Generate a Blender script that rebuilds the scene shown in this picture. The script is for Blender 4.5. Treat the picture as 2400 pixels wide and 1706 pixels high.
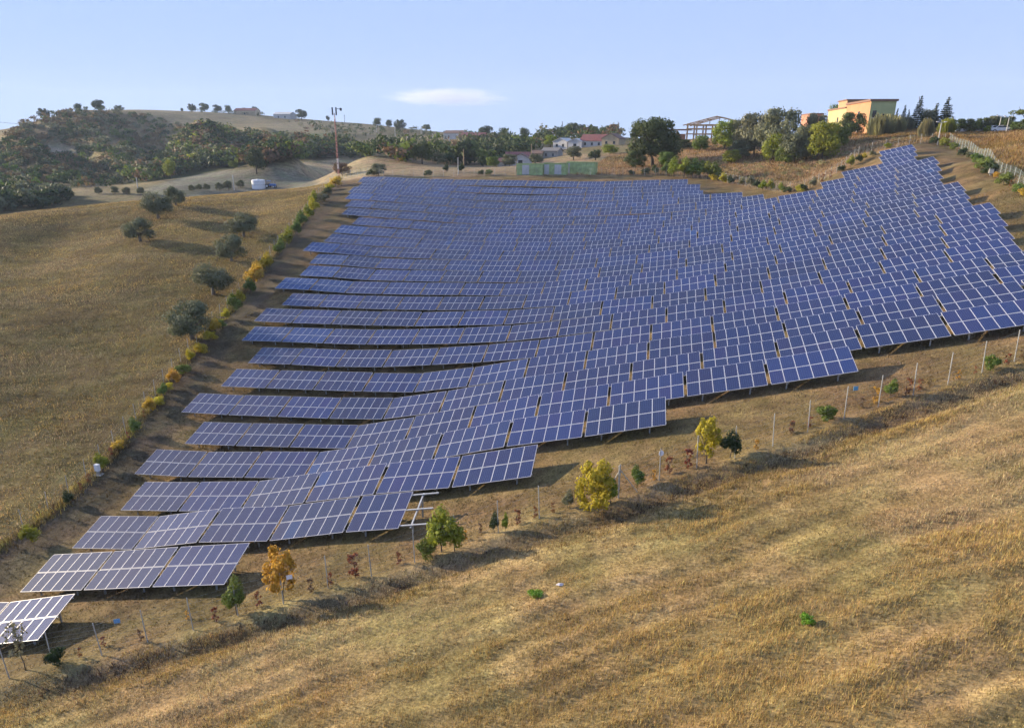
import bpy, math, random
import numpy as np
from mathutils import Matrix, Vector
R = math.radians
rng = np.random.default_rng(7)
random.seed(7)
for o in list(bpy.data.objects):
    bpy.data.objects.remove(o)
scene = bpy.context.scene
COL = scene.collection

# ------------------------------------------------------------------ camera, sky, sun, exposure
CAMZ = 45.0                       # the drone hangs 45 m above the datum, roughly 20 m above the near field
YAW, PITCH, ROLL = R(15.07), R(18.0), R(0.41)
FWD = np.array([-math.sin(YAW) * math.cos(PITCH), math.cos(YAW) * math.cos(PITCH), -math.sin(PITCH)])
RT0 = np.array([math.cos(YAW), math.sin(YAW), 0.0])
UP0 = np.cross(RT0, FWD)
RT = RT0 * math.cos(ROLL) + UP0 * math.sin(ROLL)
UP = -RT0 * math.sin(ROLL) + UP0 * math.cos(ROLL)
FL = 1600.0                       # focal length in photograph pixels (2400 wide)
cam_d = bpy.data.cameras.new('camera')
cam_d.lens = 24.0
cam_d.sensor_width = 36.0
cam_d.clip_start = 0.5
cam_d.clip_end = 20000.0
cam = bpy.data.objects.new('camera', cam_d)
COL.objects.link(cam)
cam.matrix_world = Matrix(((RT[0], UP[0], -FWD[0], 0), (RT[1], UP[1], -FWD[1], 0), (RT[2], UP[2], -FWD[2], CAMZ), (0, 0, 0, 1)))
scene.camera = cam

SUN_EL = 12.0
SUN_TO = np.array([0.985, -0.172])         # horizontal direction the light travels
world = bpy.data.worlds.new('World')
scene.world = world
world.use_nodes = True
wn = world.node_tree.nodes
bg = wn['Background']
sky = wn.new('ShaderNodeTexSky')
sky.sky_type = 'NISHITA'
sky.sun_disc = False
sky.sun_elevation = R(SUN_EL)
sky.sun_rotation = math.atan2(-SUN_TO[0], -SUN_TO[1])
sky.altitude = 250.0
sky.air_density = 0.5
sky.dust_density = 0.0
sky.ozone_density = 1.5
# a thin even veil of high haze lies over the whole sky and flattens its gradient
veil = wn.new('ShaderNodeMix')
veil.data_type = 'RGBA'
veil.inputs['Factor'].default_value = 0.86
veil.inputs['B'].default_value = (2.85, 3.95, 6.75, 1)
world.node_tree.links.new(sky.outputs[0], veil.inputs['A'])
world.node_tree.links.new(veil.outputs['Result'], bg.inputs[0])
bg.inputs[1].default_value = 0.063
sun_d = bpy.data.lights.new('sun', 'SUN')
sun_d.energy = 5.0
sun_d.angle = R(0.5)
sun_d.color = (1.0, 0.83, 0.59)
sun = bpy.data.objects.new('sun', sun_d)
COL.objects.link(sun)
e = R(SUN_EL)
sun.rotation_euler = Vector((SUN_TO[0] * math.cos(e), SUN_TO[1] * math.cos(e), -math.sin(e))).to_track_quat('-Z', 'Y').to_euler()
sun.location = (-60, 30, 90)
scene.view_settings.view_transform = 'Standard'
scene.view_settings.look = 'None'
scene.view_settings.gamma = 1.0
scene.view_settings.use_curve_mapping = False
scene.view_settings.exposure = 1.35
scene.render.engine = 'CYCLES'
scene.cycles.max_bounces = 4
scene.cycles.diffuse_bounces = 1
scene.cycles.glossy_bounces = 2
scene.cycles.transmission_bounces = 2
scene.cycles.volume_bounces = 0
scene.cycles.use_adaptive_sampling = True
scene.cycles.adaptive_threshold = 0.03
scene.cycles.adaptive_min_samples = 16
scene.cycles.transparent_max_bounces = 4

# ------------------------------------------------------------------ helpers
def mat(name):
    m = bpy.data.materials.new(name)
    m.use_nodes = True
    nt = m.node_tree
    return m, nt, nt.nodes['Principled BSDF']

def plain(name, col, rough=0.7, metal=0.0, var=0.25, scale=6.0, bump=0.0, spec=None):
    """a paint / wood / metal colour with uneven tone, so that nothing is perfectly flat"""
    m, nt, b = mat(name)
    tc = nt.nodes.new('ShaderNodeTexCoord')
    nz = nt.nodes.new('ShaderNodeTexNoise')
    nz.inputs['Scale'].default_value = scale
    nz.inputs['Detail'].default_value = 6
    nt.links.new(tc.outputs['Object'], nz.inputs['Vector'])
    mr = nt.nodes.new('ShaderNodeMapRange')
    mr.inputs[1].default_value = 0.3
    mr.inputs[2].default_value = 0.7
    mr.inputs[3].default_value = 1 - var
    mr.inputs[4].default_value = 1 + var
    nt.links.new(nz.outputs[0], mr.inputs[0])
    mx = nt.nodes.new('ShaderNodeVectorMath')
    mx.operation = 'SCALE'
    mx.inputs[0].default_value = col[:3]
    nt.links.new(mr.outputs[0], mx.inputs['Scale'])
    nt.links.new(mx.outputs[0], b.inputs['Base Color'])
    b.inputs['Roughness'].default_value = rough
    b.inputs['Metallic'].default_value = metal
    if spec is not None:
        b.inputs['Specular IOR Level'].default_value = spec
    if bump:
        bp = nt.nodes.new('ShaderNodeBump')
        bp.inputs['Strength'].default_value = bump
        bp.inputs['Distance'].default_value = 0.05
        nt.links.new(nz.outputs[0], bp.inputs['Height'])
        nt.links.new(bp.outputs[0], b.inputs['Normal'])
    return m

def leafmat(name, col, var=0.35, hue=0.02, trans=0.25, nscale=1.2):
    """leaves: tone varies over the crown and from plant to plant, a little light passes through"""
    m, nt, b = mat(name)
    N, L = nt.nodes, nt.links
    tc = N.new('ShaderNodeTexCoord')
    nz = N.new('ShaderNodeTexNoise')
    nz.inputs['Scale'].default_value = nscale
    nz.inputs['Detail'].default_value = 4
    L.new(tc.outputs['Object'], nz.inputs['Vector'])
    oi = N.new('ShaderNodeObjectInfo')
    mr = N.new('ShaderNodeMapRange')
    mr.inputs[1].default_value = 0.3
    mr.inputs[2].default_value = 0.7
    mr.inputs[3].default_value = 1 - var
    mr.inputs[4].default_value = 1 + var
    L.new(nz.outputs[0], mr.inputs[0])
    mr2 = N.new('ShaderNodeMapRange')
    mr2.inputs[3].default_value = 0.5 - hue
    mr2.inputs[4].default_value = 0.5 + hue
    L.new(oi.outputs['Random'], mr2.inputs[0])
    hs = N.new('ShaderNodeHueSaturation')
    hs.inputs['Color'].default_value = (*col, 1)
    L.new(mr2.outputs[0], hs.inputs['Hue'])
    L.new(mr.outputs[0], hs.inputs['Value'])
    L.new(hs.outputs[0], b.inputs['Base Color'])
    b.inputs['Roughness'].default_value = 0.75
    b.inputs['Specular IOR Level'].default_value = 0.2
    out = N['Material Output']
    tr = N.new('ShaderNodeBsdfTranslucent')
    L.new(hs.outputs[0], tr.inputs['Color'])
    ms = N.new('ShaderNodeMixShader')
    ms.inputs[0].default_value = trans
    L.new(b.outputs[0], ms.inputs[1])
    L.new(tr.outputs[0], ms.inputs[2])
    L.new(ms.outputs[0], out.inputs['Surface'])
    return m

def tag(o, label=None, cat=None, group=None, kind=None):
    if label: o['label'] = label
    if cat: o['category'] = cat
    if group: o['group'] = group
    if kind: o['kind'] = kind
    return o

def link(name, data, parent=None, mw=None):
    o = bpy.data.objects.new(name, data)
    COL.objects.link(o)
    if parent is not None: o.parent = parent
    if mw is not None: o.matrix_basis = mw
    return o

def empty(name, loc, rz=0.0):
    o = link(name, None)
    o.empty_display_size = 0.3
    o.location = loc
    o.rotation_euler = (0, 0, rz)
    return o

class MB:
    """collects shapes in local coordinates for ONE mesh"""
    def __init__(s): s.v, s.f, s.m = [], [], []
    def add(s, v, f, mi=0):
        k = len(s.v)
        s.v += [tuple(p) for p in v]
        s.f += [tuple(i + k for i in q) for q in f]
        s.m += [mi] * len(f)
        return s
    def box(s, x0, x1, y0, y1, z0, z1, mi=0, M=None):
        v = [(x, y, z) for z in (z0, z1) for y in (y0, y1) for x in (x0, x1)]
        if M is not None: v = [tuple(M @ Vector(p)) for p in v]
        return s.add(v, [(0, 2, 3, 1), (4, 5, 7, 6), (0, 1, 5, 4), (2, 6, 7, 3), (0, 4, 6, 2), (1, 3, 7, 5)], mi)
    def tube(s, pts, rad, n=6, mi=0, cap=True):
        pts = [Vector(p) for p in pts]
        if not hasattr(rad, '__len__'): rad = [rad] * len(pts)
        v, f = [], []
        for i, p in enumerate(pts):
            d = (pts[min(i + 1, len(pts) - 1)] - pts[max(i - 1, 0)]).normalized()
            a = d.orthogonal().normalized() if abs(d.z) > .99 else Vector((0, 0, 1)).cross(d).normalized()
            b = d.cross(a)
            for j in range(n):
                t = 2 * math.pi * j / n
                v.append(p + (a * math.cos(t) + b * math.sin(t)) * rad[i])
        for i in range(len(pts) - 1):
            for j in range(n):
                f.append((i * n + j, i * n + (j + 1) % n, (i + 1) * n + (j + 1) % n, (i + 1) * n + j))
        if cap:
            f.append(tuple(range(n - 1, -1, -1)))
            f.append(tuple(range((len(pts) - 1) * n, len(pts) * n)))
        return s.add(v, f, mi)
    def mesh(s, name, mats, smooth=False):
        me = bpy.data.meshes.new(name)
        me.from_pydata(s.v, [], s.f)
        for m in (mats if isinstance(mats, (list, tuple)) else [mats]): me.materials.append(m)
        me.polygons.foreach_set('material_index', s.m)
        if smooth: me.polygons.foreach_set('use_smooth', [True] * len(s.f))
        me.update()
        return me
    def build(s, name, mats, parent=None, mw=None, smooth=False):
        return link(name, s.mesh(name, mats, smooth), parent, mw)

def npmesh(name, V, F, mats, mi=None, smooth=False, color=None):
    """big meshes from numpy arrays; F is (n,3) or (n,4)"""
    me = bpy.data.meshes.new(name)
    n, k = F.shape
    me.vertices.add(len(V))
    me.vertices.foreach_set('co', np.ascontiguousarray(V, dtype=np.float32).ravel())
    me.loops.add(n * k)
    me.loops.foreach_set('vertex_index', np.ascontiguousarray(F, dtype=np.int32).ravel())
    me.polygons.add(n)
    me.polygons.foreach_set('loop_start', np.arange(0, n * k, k, dtype=np.int32))
    for m in (mats if isinstance(mats, (list, tuple)) else [mats]): me.materials.append(m)
    if mi is not None: me.polygons.foreach_set('material_index', np.ascontiguousarray(mi, dtype=np.int32))
    if smooth: me.polygons.foreach_set('use_smooth', np.ones(n, dtype=bool))
    me.update()
    if color is not None:
        ca = me.color_attributes.new('tone', 'FLOAT_COLOR', 'POINT')
        c4 = np.ones((len(V), 4), dtype=np.float32)
        c4[:, :3] = color
        ca.data.foreach_set('color', c4.ravel())
    return me

def copy_tree(o, parent=None):
    c = o.copy()
    COL.objects.link(c)
    c.parent = parent
    for ch in [q for q in o.children]: copy_tree(ch, c)
    return c

ORD = ['first', 'second', 'third', 'fourth', 'fifth', 'sixth', 'seventh', 'eighth', 'ninth', 'tenth', 'eleventh', 'twelfth', 'thirteenth',
       'fourteenth', 'fifteenth', 'sixteenth', 'seventeenth', 'eighteenth', 'nineteenth', 'twentieth', 'twenty-first', 'twenty-second',
       'twenty-third', 'twenty-fourth', 'twenty-fifth', 'twenty-sixth', 'twenty-seventh', 'twenty-eighth', 'twenty-ninth', 'thirtieth'] + ['%dth' % i for i in range(31, 200)]

# ------------------------------------------------------------------ terrain: heights measured on the hillside (x east, y north, z relative to the drone)
PTS = np.array([[float(a) for a in p.split(',')] for p in """-5.5,52.4,-21.40;-1.5,52.4,-20.26;8.0,52.4,-17.71;12.3,52.4,-16.53;-13.5,57.7,-23.28;-9.7,57.7,-22.35;-6.1,57.7,-21.43;-1.8,57.7,-20.32;8.5,57.7,-17.66;16.0,57.7,-15.64;19.4,57.7,-14.74;
19.7,57.7,-14.67;24.5,57.7,-13.36;-14.7,63.1,-23.09;-10.7,63.1,-22.25;-6.8,63.1,-21.20;-2.1,63.1,-20.05;9.1,63.1,-17.25;17.2,63.1,-15.18;20.5,63.1,-14.31;20.8,63.1,-14.17;26.3,63.1,-12.71;
-15.9,68.4,-22.82;-11.6,68.4,-21.88;-7.5,68.4,-20.92;-2.4,68.4,-19.82;8.4,68.4,-17.22;9.6,68.4,-16.88;18.3,68.4,-14.75;20.7,68.4,-14.16;26.2,68.4,-12.69;28.2,68.4,-12.12;-17.2,73.7,-22.26;
-12.6,73.7,-21.34;-8.8,73.7,-20.56;-2.7,73.7,-19.28;3.5,73.7,-17.93;10.1,73.7,-16.46;19.5,73.7,-14.34;21.8,73.7,-13.70;27.4,73.7,-12.29;30.0,73.7,-11.54;-54.8,79.0,-24.28;-46.6,79.0,-24.01;
-40.8,79.0,-23.74;-35.7,79.0,-23.37;-27.9,79.0,-22.77;-22.7,79.0,-22.28;-18.4,79.0,-21.72;-13.5,79.0,-20.88;-9.5,79.0,-20.11;-3.1,79.0,-19.00;2.8,79.0,-17.69;7.8,79.0,-16.67;10.7,79.0,-15.96;
20.6,79.0,-13.62;25.9,79.0,-12.22;31.4,79.0,-10.77;-57.2,84.3,-23.31;-51.5,84.3,-23.18;-45.5,84.3,-23.00;-37.9,84.3,-22.69;-29.7,84.3,-22.11;-22.6,84.3,-21.63;-19.7,84.3,-21.21;-16.0,84.3,-20.67;
-12.3,84.3,-20.03;-8.8,84.3,-19.40;-3.4,84.3,-18.46;2.9,84.3,-16.97;8.8,84.3,-15.83;11.2,84.3,-15.34;21.7,84.3,-12.79;27.1,84.3,-11.49;32.5,84.3,-10.12;-61.5,89.6,-22.03;-55.7,89.6,-22.12;
-50.0,89.6,-22.22;-44.5,89.6,-22.01;-40.2,89.6,-21.83;-31.5,89.6,-21.34;-20.9,89.6,-20.63;-17.0,89.6,-20.10;-13.2,89.6,-19.49;-8.7,89.6,-18.81;-3.7,89.6,-17.91;3.9,89.6,-16.30;11.7,89.6,-14.70;
22.8,89.6,-12.01;28.2,89.6,-10.65;33.6,89.6,-9.31;-60.7,94.9,-21.11;-53.7,94.9,-21.10;-49.9,94.9,-21.20;-42.4,94.9,-20.96;-30.7,94.9,-20.43;-22.2,94.9,-19.97;-18.9,94.9,-19.73;-13.2,94.9,-18.93;
-10.0,94.9,-18.48;-4.0,94.9,-17.50;4.0,94.9,-15.97;9.6,94.9,-14.73;12.2,94.9,-14.13;34.5,94.9,-8.41;23.9,94.9,-11.25;29.1,94.9,-9.86;-61.8,100.2,-20.10;-56.5,100.2,-20.12;-50.1,100.2,-20.30;
-44.7,100.2,-20.21;-32.3,100.2,-19.84;-23.4,100.2,-19.35;-19.1,100.2,-18.98;-14.8,100.2,-18.51;-10.7,100.2,-17.96;-4.4,100.2,-16.97;5.1,100.2,-15.07;12.7,100.2,-13.50;33.3,100.2,-8.16;
25.0,100.2,-10.41;-66.4,105.5,-18.93;-60.6,105.5,-19.12;-55.1,105.5,-19.35;-46.9,105.5,-19.25;-35.0,105.5,-19.09;-24.7,105.5,-18.66;-18.8,105.5,-18.32;-12.6,105.5,-17.54;-4.7,105.5,-16.53;
0.2,105.5,-15.52;4.9,105.5,-14.53;13.2,105.5,-12.83;34.5,105.5,-7.47;-65.3,110.8,-18.11;-59.5,110.8,-18.30;-49.2,110.8,-18.46;-36.5,110.8,-18.39;-26.0,110.8,-17.99;-17.6,110.8,-17.50;
-12.0,110.8,-16.80;-5.0,110.8,-15.79;0.1,110.8,-14.92;5.1,110.8,-14.03;13.7,110.8,-12.09;35.5,110.8,-6.76;-66.3,116.1,-17.11;-51.4,116.1,-17.55;-38.2,116.1,-17.54;-27.2,116.1,-17.29;
-18.5,116.1,-16.78;-12.6,116.1,-16.26;-5.4,116.1,-15.32;0.3,116.1,-14.37;5.2,116.1,-13.47;14.1,116.1,-11.41;22.7,116.1,-9.42;28.5,116.1,-8.15;34.4,116.1,-6.54;-65.3,121.4,-16.16;-53.7,121.4,-16.51;
-44.0,121.4,-16.77;-28.5,121.4,-16.38;-19.4,121.4,-15.94;-11.3,121.4,-15.39;-5.7,121.4,-14.70;0.3,121.4,-13.82;14.7,121.4,-10.85;17.5,121.4,-10.32;35.5,121.4,-5.54;-70.0,126.7,-14.89;
-55.9,126.7,-15.36;-41.6,126.7,-15.77;-29.7,126.7,-15.62;-20.3,126.7,-15.08;-11.9,126.7,-14.59;-6.0,126.7,-13.97;0.2,126.7,-13.14;7.2,126.7,-11.81;15.1,126.7,-10.07;24.9,126.7,-7.92;
36.6,126.7,-4.60;-71.9,132.0,-13.86;-58.1,132.0,-14.37;-47.7,132.0,-14.61;-43.3,132.0,-14.81;-31.0,132.0,-14.63;-21.2,132.0,-14.11;-12.5,132.0,-13.46;-6.4,132.0,-13.02;0.6,132.0,-12.20;
7.4,132.0,-11.20;11.0,132.0,-10.51;20.3,132.0,-8.32;25.8,132.0,-7.02;31.8,132.0,-5.52;37.6,132.0,-3.58;-75.5,137.3,-12.76;-60.4,137.3,-13.22;-45.0,137.3,-13.74;-32.2,137.3,-13.67;-22.1,137.3,-13.24;
-14.1,137.3,-12.69;-6.7,137.3,-12.13;-2.6,137.3,-11.57;1.5,137.3,-11.04;7.5,137.3,-10.68;24.4,137.3,-6.62;29.9,137.3,-5.41;32.9,137.3,-4.55;35.8,137.3,-3.55;-76.6,142.7,-11.79;-62.6,142.7,-12.15;
-46.7,142.7,-12.68;-33.5,142.7,-12.65;-23.0,142.7,-12.17;-14.7,142.7,-11.78;-7.1,142.7,-11.25;0.3,142.7,-10.80;31.3,142.7,-3.98;36.9,142.7,-2.59;-77.3,148.0,-10.79;-64.9,148.0,-11.19;
-48.2,148.0,-11.50;-34.8,148.0,-11.51;-23.9,148.0,-11.22;-15.4,148.0,-10.79;-7.5,148.0,-10.30;-0.4,148.0,-9.88;32.3,148.0,-3.11;37.9,148.0,-1.69;-79.8,153.3,-10.14;-67.1,153.3,-10.25;
-50.1,153.3,-10.24;-36.0,153.3,-10.15;-16.0,153.3,-9.82;-7.8,153.3,-9.39;-3.2,153.3,-9.20;-45.7,84.3,-23.10;-39.8,84.3,-22.82;-33.7,84.3,-22.44;-27.7,84.3,-22.01;-21.4,84.3,-21.31;-58.4,79.0,-24.51;
-52.7,79.0,-24.33;-46.8,79.0,-24.10;-40.9,79.0,-23.90;-34.9,79.0,-23.44;-28.8,79.0,-22.92;-22.7,79.0,-22.38;-56.7,73.7,-25.65;-50.9,73.7,-25.36;-45.0,73.7,-25.09;-39.0,73.7,-24.75;-33.1,73.7,-24.23;
-26.9,73.7,-23.66;-20.8,73.7,-22.88;-51.9,68.4,-26.69;-46.1,68.4,-26.35;-40.2,68.4,-26.09;-34.1,68.4,-25.57;-28.0,68.4,-24.72;-21.8,68.4,-23.84;-52.0,63.1,-27.88;-46.0,63.1,-27.50;-40.1,63.1,-27.11;
-34.1,63.1,-26.66;-27.8,63.1,-26.13;-21.6,63.1,-24.83;-15.6,63.1,-23.27;-47.4,57.7,-28.86;-41.4,57.7,-28.38;-35.3,57.7,-27.89;-29.1,57.7,-27.27;-23.0,57.7,-25.83;-16.8,57.7,-24.07;-42.7,52.4,-29.54;
-36.6,52.4,-28.89;-30.5,52.4,-28.29;-24.2,52.4,-26.65;-18.0,52.4,-24.90;-11.8,52.4,-23.02;-37.9,47.1,-29.69;-31.7,47.1,-28.93;-25.4,47.1,-27.25;-19.2,47.1,-25.37;-12.9,47.1,-23.40;-45.3,31.2,-32.04;
-46.2,36.5,-31.84;-46.5,41.8,-31.42;-49.9,47.1,-31.01;-48.5,52.4,-30.05;-53.1,57.7,-29.20;-51.9,63.1,-27.89;-52.0,68.4,-26.77;-56.6,73.7,-25.70;-58.3,79.0,-24.53;-57.2,84.3,-23.49;-61.8,89.6,-22.33;
-60.6,94.9,-21.22;-62.0,100.2,-20.29;-66.3,105.5,-19.03;-36.9,25.9,-30.03;-39.4,31.2,-30.70;-33.3,31.2,-29.24;-27.4,31.2,-27.88;-40.3,36.5,-30.93;-33.6,36.5,-29.11;-27.9,36.5,-28.04;
-21.6,36.5,-26.24;-17.3,36.5,-25.25;-40.5,41.8,-30.58;-34.3,41.8,-29.60;-27.7,41.8,-27.71;-21.2,41.8,-25.96;-15.7,41.8,-24.69;-9.7,41.8,-22.94;-6.8,47.1,-21.82;-1.0,47.1,-20.18;-12.7,47.1,-23.36;
-31.7,25.4,-28.90;-22.0,29.6,-26.40;-15.0,33.2,-24.60;-8.1,37.1,-22.60;1.2,41.7,-20.00;10.3,46.2,-17.40;21.8,52.4,-14.40;-36.9,23.7,-30.40;-40.0,15.0,-31.70;-25.0,12.0,-27.86;-10.0,10.0,-23.99;
5.0,10.0,-20.06;20.0,12.0,-16.07;-50.0,20.0,-34.17;-30.0,20.0,-28.93;-15.0,20.0,-25.00;0.0,20.0,-21.07;15.0,20.0,-17.14;30.0,20.0,-13.21;-10.0,28.0,-23.45;5.0,30.0,-19.46;20.0,32.0,-15.47;
35.0,30.0,-11.60;30.0,42.0,-12.55;45.0,50.0,-8.38;0.0,0.0,-21.67;-15.0,-10.0,-25.90;25.0,-5.0,-15.27;-40.0,0.0,-32.15;-58.0,35.0,-32.60;-62.0,50.0,-30.60;-75.0,40.0,-32.40;-144.9,115.0,-16.05;
-138.9,122.2,-15.25;-132.2,130.8,-14.37;-123.8,138.8,-13.68;-115.1,146.1,-13.07;-106.7,154.8,-12.30;-98.2,165.0,-11.42;-120.0,93.3,-21.42;-95.7,72.4,-25.37;-80.5,59.3,-28.44;-123.1,109.9,-19.13;
-111.6,114.6,-17.54;-94.8,96.1,-20.59;-102.7,122.7,-16.35;-99.4,140.4,-14.19;-80.4,72.1,-26.56;-176.5,139.5,-21.80;-160.2,157.9,-20.28;-141.4,178.9,-18.75;-124.8,199.1,-15.65;-175.3,205.3,-15.83;
-167.1,224.7,-14.47;-150.9,241.8,-13.38;-193.3,229.4,-14.44;-195.1,266.2,-12.06;-191.6,286.9,-11.19;-153.2,257.9,-14.98;-158.3,254.8,-6.95;-122.7,240.5,-5.92;-113.0,206.1,-9.78;-94.6,193.1,-8.97;
-209.7,170.1,-19.77;-209.0,186.4,-18.97;-259.8,219.3,-18.56;-239.0,227.5,-18.56;-255.8,267.3,-18.38;-311.0,251.6,-14.01;-320.2,287.0,-12.28;-402.4,329.4,-2.03;-426.8,362.6,5.15;-441.9,391.0,11.64;
-454.4,421.8,16.04;-466.3,452.8,21.17;-463.3,470.0,21.25;-477.8,511.6,22.34;-492.1,579.1,24.72;-493.9,629.4,25.90;-468.1,648.8,25.32;-429.8,650.9,22.42;-391.3,651.5,19.53;-362.3,668.1,17.93;
-373.9,331.9,-3.49;-373.5,361.8,-1.02;-336.7,313.5,-7.62;-347.2,359.8,-8.33;-403.9,430.1,7.81;-370.7,419.8,-0.80;-431.3,472.9,11.78;-312.8,364.0,-4.32;-305.0,370.6,1.89;-302.1,385.8,6.35;
-285.8,385.6,4.13;-264.6,376.3,-0.31;-245.1,377.4,-1.39;-225.4,377.9,-1.98;-267.1,336.9,-3.81;-235.8,323.1,-7.75;-264.9,312.9,-11.11;-258.2,292.3,-14.56;-204.0,320.6,-7.35;-204.3,355.5,-4.51;
-347.0,439.5,4.63;-375.4,518.3,9.60;-347.8,513.3,9.55;-294.2,476.5,5.30;-272.9,489.0,5.54;-421.8,583.5,16.43;-379.9,587.9,14.68;-343.5,678.0,16.95;-288.3,659.7,11.74;-242.6,656.6,8.26;
-186.0,612.4,5.32;-130.7,544.5,3.62;-84.3,472.5,3.29;-47.1,397.2,2.88;-222.2,470.1,0.28;-175.9,435.8,-0.88;-127.6,379.1,-1.72;-89.1,328.1,-3.26;-122.2,274.0,-7.39;-90.3,243.8,-7.83;
-69.8,229.6,-8.12;-53.6,223.7,-6.76;-40.1,226.5,-5.33;-86.6,169.1,-8.68;-66.9,165.0,-8.55;-50.0,164.6,-8.12;-34.8,167.4,-7.65;-22.8,170.5,-7.56;-12.6,169.5,-7.53;-4.6,165.9,-7.79;3.7,158.0,-8.67;
11.6,145.5,-9.11;17.0,146.0,-8.04;22.5,148.3,-6.44;27.8,149.4,-4.79;31.9,152.7,-2.84;37.4,158.6,-0.44;44.8,164.0,0.60;-22.0,188.7,-6.46;-13.5,194.5,-5.74;-1.3,185.0,-4.98;9.5,174.7,-5.51;
18.3,171.0,-4.32;27.7,175.8,-1.99;5.2,209.9,-1.52;16.0,204.4,-0.83;26.3,203.3,0.87;37.0,206.7,2.55;44.5,195.0,2.74;50.2,188.4,2.67;-2.2,235.0,0.16;-22.1,249.0,-1.36;-37.2,252.3,-2.94;
59.2,185.8,2.12;69.0,187.7,3.18;47.8,157.9,-0.74;53.0,156.3,0.09;52.3,140.6,-0.57;45.5,132.4,-3.23;46.1,121.6,-4.73;65.8,220.4,4.24;78.1,226.9,4.61;44.0,130.0,-2.20;43.0,115.0,-4.50;
41.0,100.0,-6.60;40.0,85.0,-9.00;38.0,70.0,-10.60;52.0,90.0,-5.50;60.0,70.0,-5.50;60.0,110.0,-1.00;75.0,150.0,3.00;90.0,110.0,4.00;50.0,60.0,-8.20;-526.8,430.0,-7.99;-697.3,569.0,-11.41;
-575.7,496.1,2.47;-589.4,540.9,13.45;-608.0,594.0,20.88;-614.8,657.3,24.31;-615.6,723.5,26.62;-597.8,776.6,26.41;-557.4,806.0,24.23;-489.6,814.1,18.30;-429.7,847.3,14.96;-360.6,824.6,9.69;
-305.0,825.4,5.95;-238.4,784.6,2.66;-143.1,685.2,0.72;-409.7,286.6,-4.77;-574.3,400.3,-12.79;-336.5,216.3,-13.19;-144.9,38.8,-20.00;-386.4,103.5,-25.00;-772.7,207.1,-10.00;-919.3,771.3,-20.00;
-835.6,995.9,-10.00;-650.0,1125.8,-10.00;-310.6,1159.1,-15.00;0.0,900.0,-20.00;121.6,689.4,-15.00;295.8,634.4,-15.00;321.4,383.0,-5.00;141.4,141.4,8.00;86.6,50.0,8.00;56.4,20.5,0.00;
-75.2,27.4,-28.00;-2298.1,1928.4,-60.00;-1026.1,2819.1,-60.00;776.5,2897.8,-60.00;2121.3,2121.3,-60.00;-2954.4,520.9,-60.00;939.7,342.0,-30.00;34.9,398.5,-3.00;103.5,386.4,0.00;147.9,317.2,0.00""".replace('\n', '').split(';')])
KA, KR = 1.6, 1.0
def _uv(x, y):
    r = np.hypot(x, y) + 4.0
    return np.stack([np.arctan2(x, y + 8.0) * KA, np.log(r) * KR], 1), r
def _solve(lam=1e-4):
    U, r = _uv(PTS[:, 0], PTS[:, 1])
    n = len(U)
    D = ((U[:, None] - U[None]) ** 2).sum(2)
    M = np.zeros((n + 3, n + 3))
    M[:n, :n] = np.where(D > 0, .5 * D * np.log(D + 1e-12), 0) + np.eye(n) * lam
    M[:n, n] = 1; M[:n, n + 1:] = U; M[n, :n] = 1; M[n + 1:, :n] = U.T
    return U, np.linalg.solve(M, np.r_[PTS[:, 2] / r, 0, 0, 0])
_U, _w = _solve()
def _eval(x, y):
    x = np.atleast_1d(np.asarray(x, float)); y = np.atleast_1d(np.asarray(y, float))
    out = np.empty(len(x))
    n = len(_U)
    for i in range(0, len(x), 6000):
        V, r = _uv(x[i:i + 6000], y[i:i + 6000])
        D = (V[:, :1] - _U[None, :, 0]) ** 2 + (V[:, 1:] - _U[None, :, 1]) ** 2 + 1e-12
        out[i:i + 6000] = ((.5 * D * np.log(D)) @ _w[:n] + _w[n] + V @ _w[n + 1:]) * r
    return out
NA, NR = 520, 430
AZ = np.linspace(R(-88), R(72), NA)
LR = np.linspace(math.log(6.0), math.log(3200.0), NR)
_ra, _rr = np.meshgrid(AZ, np.exp(LR), indexing='ij')
GX, GY = _rr * np.sin(_ra), _rr * np.cos(_ra)
# coarse spline evaluation, then bilinear refinement keeps the script quick
_ca, _cr = np.linspace(0, NA - 1, NA // 2), np.linspace(0, NR - 1, NR // 2)
_A, _L = np.interp(_ca, np.arange(NA), AZ), np.interp(_cr, np.arange(NR), LR)
_mA, _mL = np.meshgrid(_A, _L, indexing='ij')
_T = (_eval((np.exp(_mL) * np.sin(_mA)).ravel(), (np.exp(_mL) * np.cos(_mA)).ravel()) / np.exp(_mL).ravel()).reshape(_mA.shape)
# gullies and spurs of the wooded hill at the far left
_wr, _wa = np.exp(_mL), np.degrees(_mA)
_T += 7.0 / _wr * np.exp(-((_wr - 480) / 75) ** 2) * (1 / (1 + np.exp((_wa + 33) / 1.5))) * np.sin(_wa * 1.15 + _wr * .018)
def _bil(a, l):
    fa = np.clip((a - _A[0]) / (_A[1] - _A[0]), 0, len(_A) - 1.001)
    fl = np.clip((l - _L[0]) / (_L[1] - _L[0]), 0, len(_L) - 1.001)
    i, j = fa.astype(int), fl.astype(int)
    u, v = fa - i, fl - j
    return _T[i, j] * (1 - u) * (1 - v) + _T[i + 1, j] * u * (1 - v) + _T[i, j + 1] * (1 - u) * v + _T[i + 1, j + 1] * u * v
def ground_z(x, y):
    """height of the ground (world z)"""
    x = np.asarray(x, float); y = np.asarray(y, float)
    r = np.hypot(x, y)
    return _bil(np.arctan2(x, y), np.log(np.maximum(r, 6.0))) * r + CAMZ
def gz(x, y): return float(ground_z(np.array([x]), np.array([y]))[0])
_rs = np.exp(np.linspace(math.log(12), math.log(2500), 1400))
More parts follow.
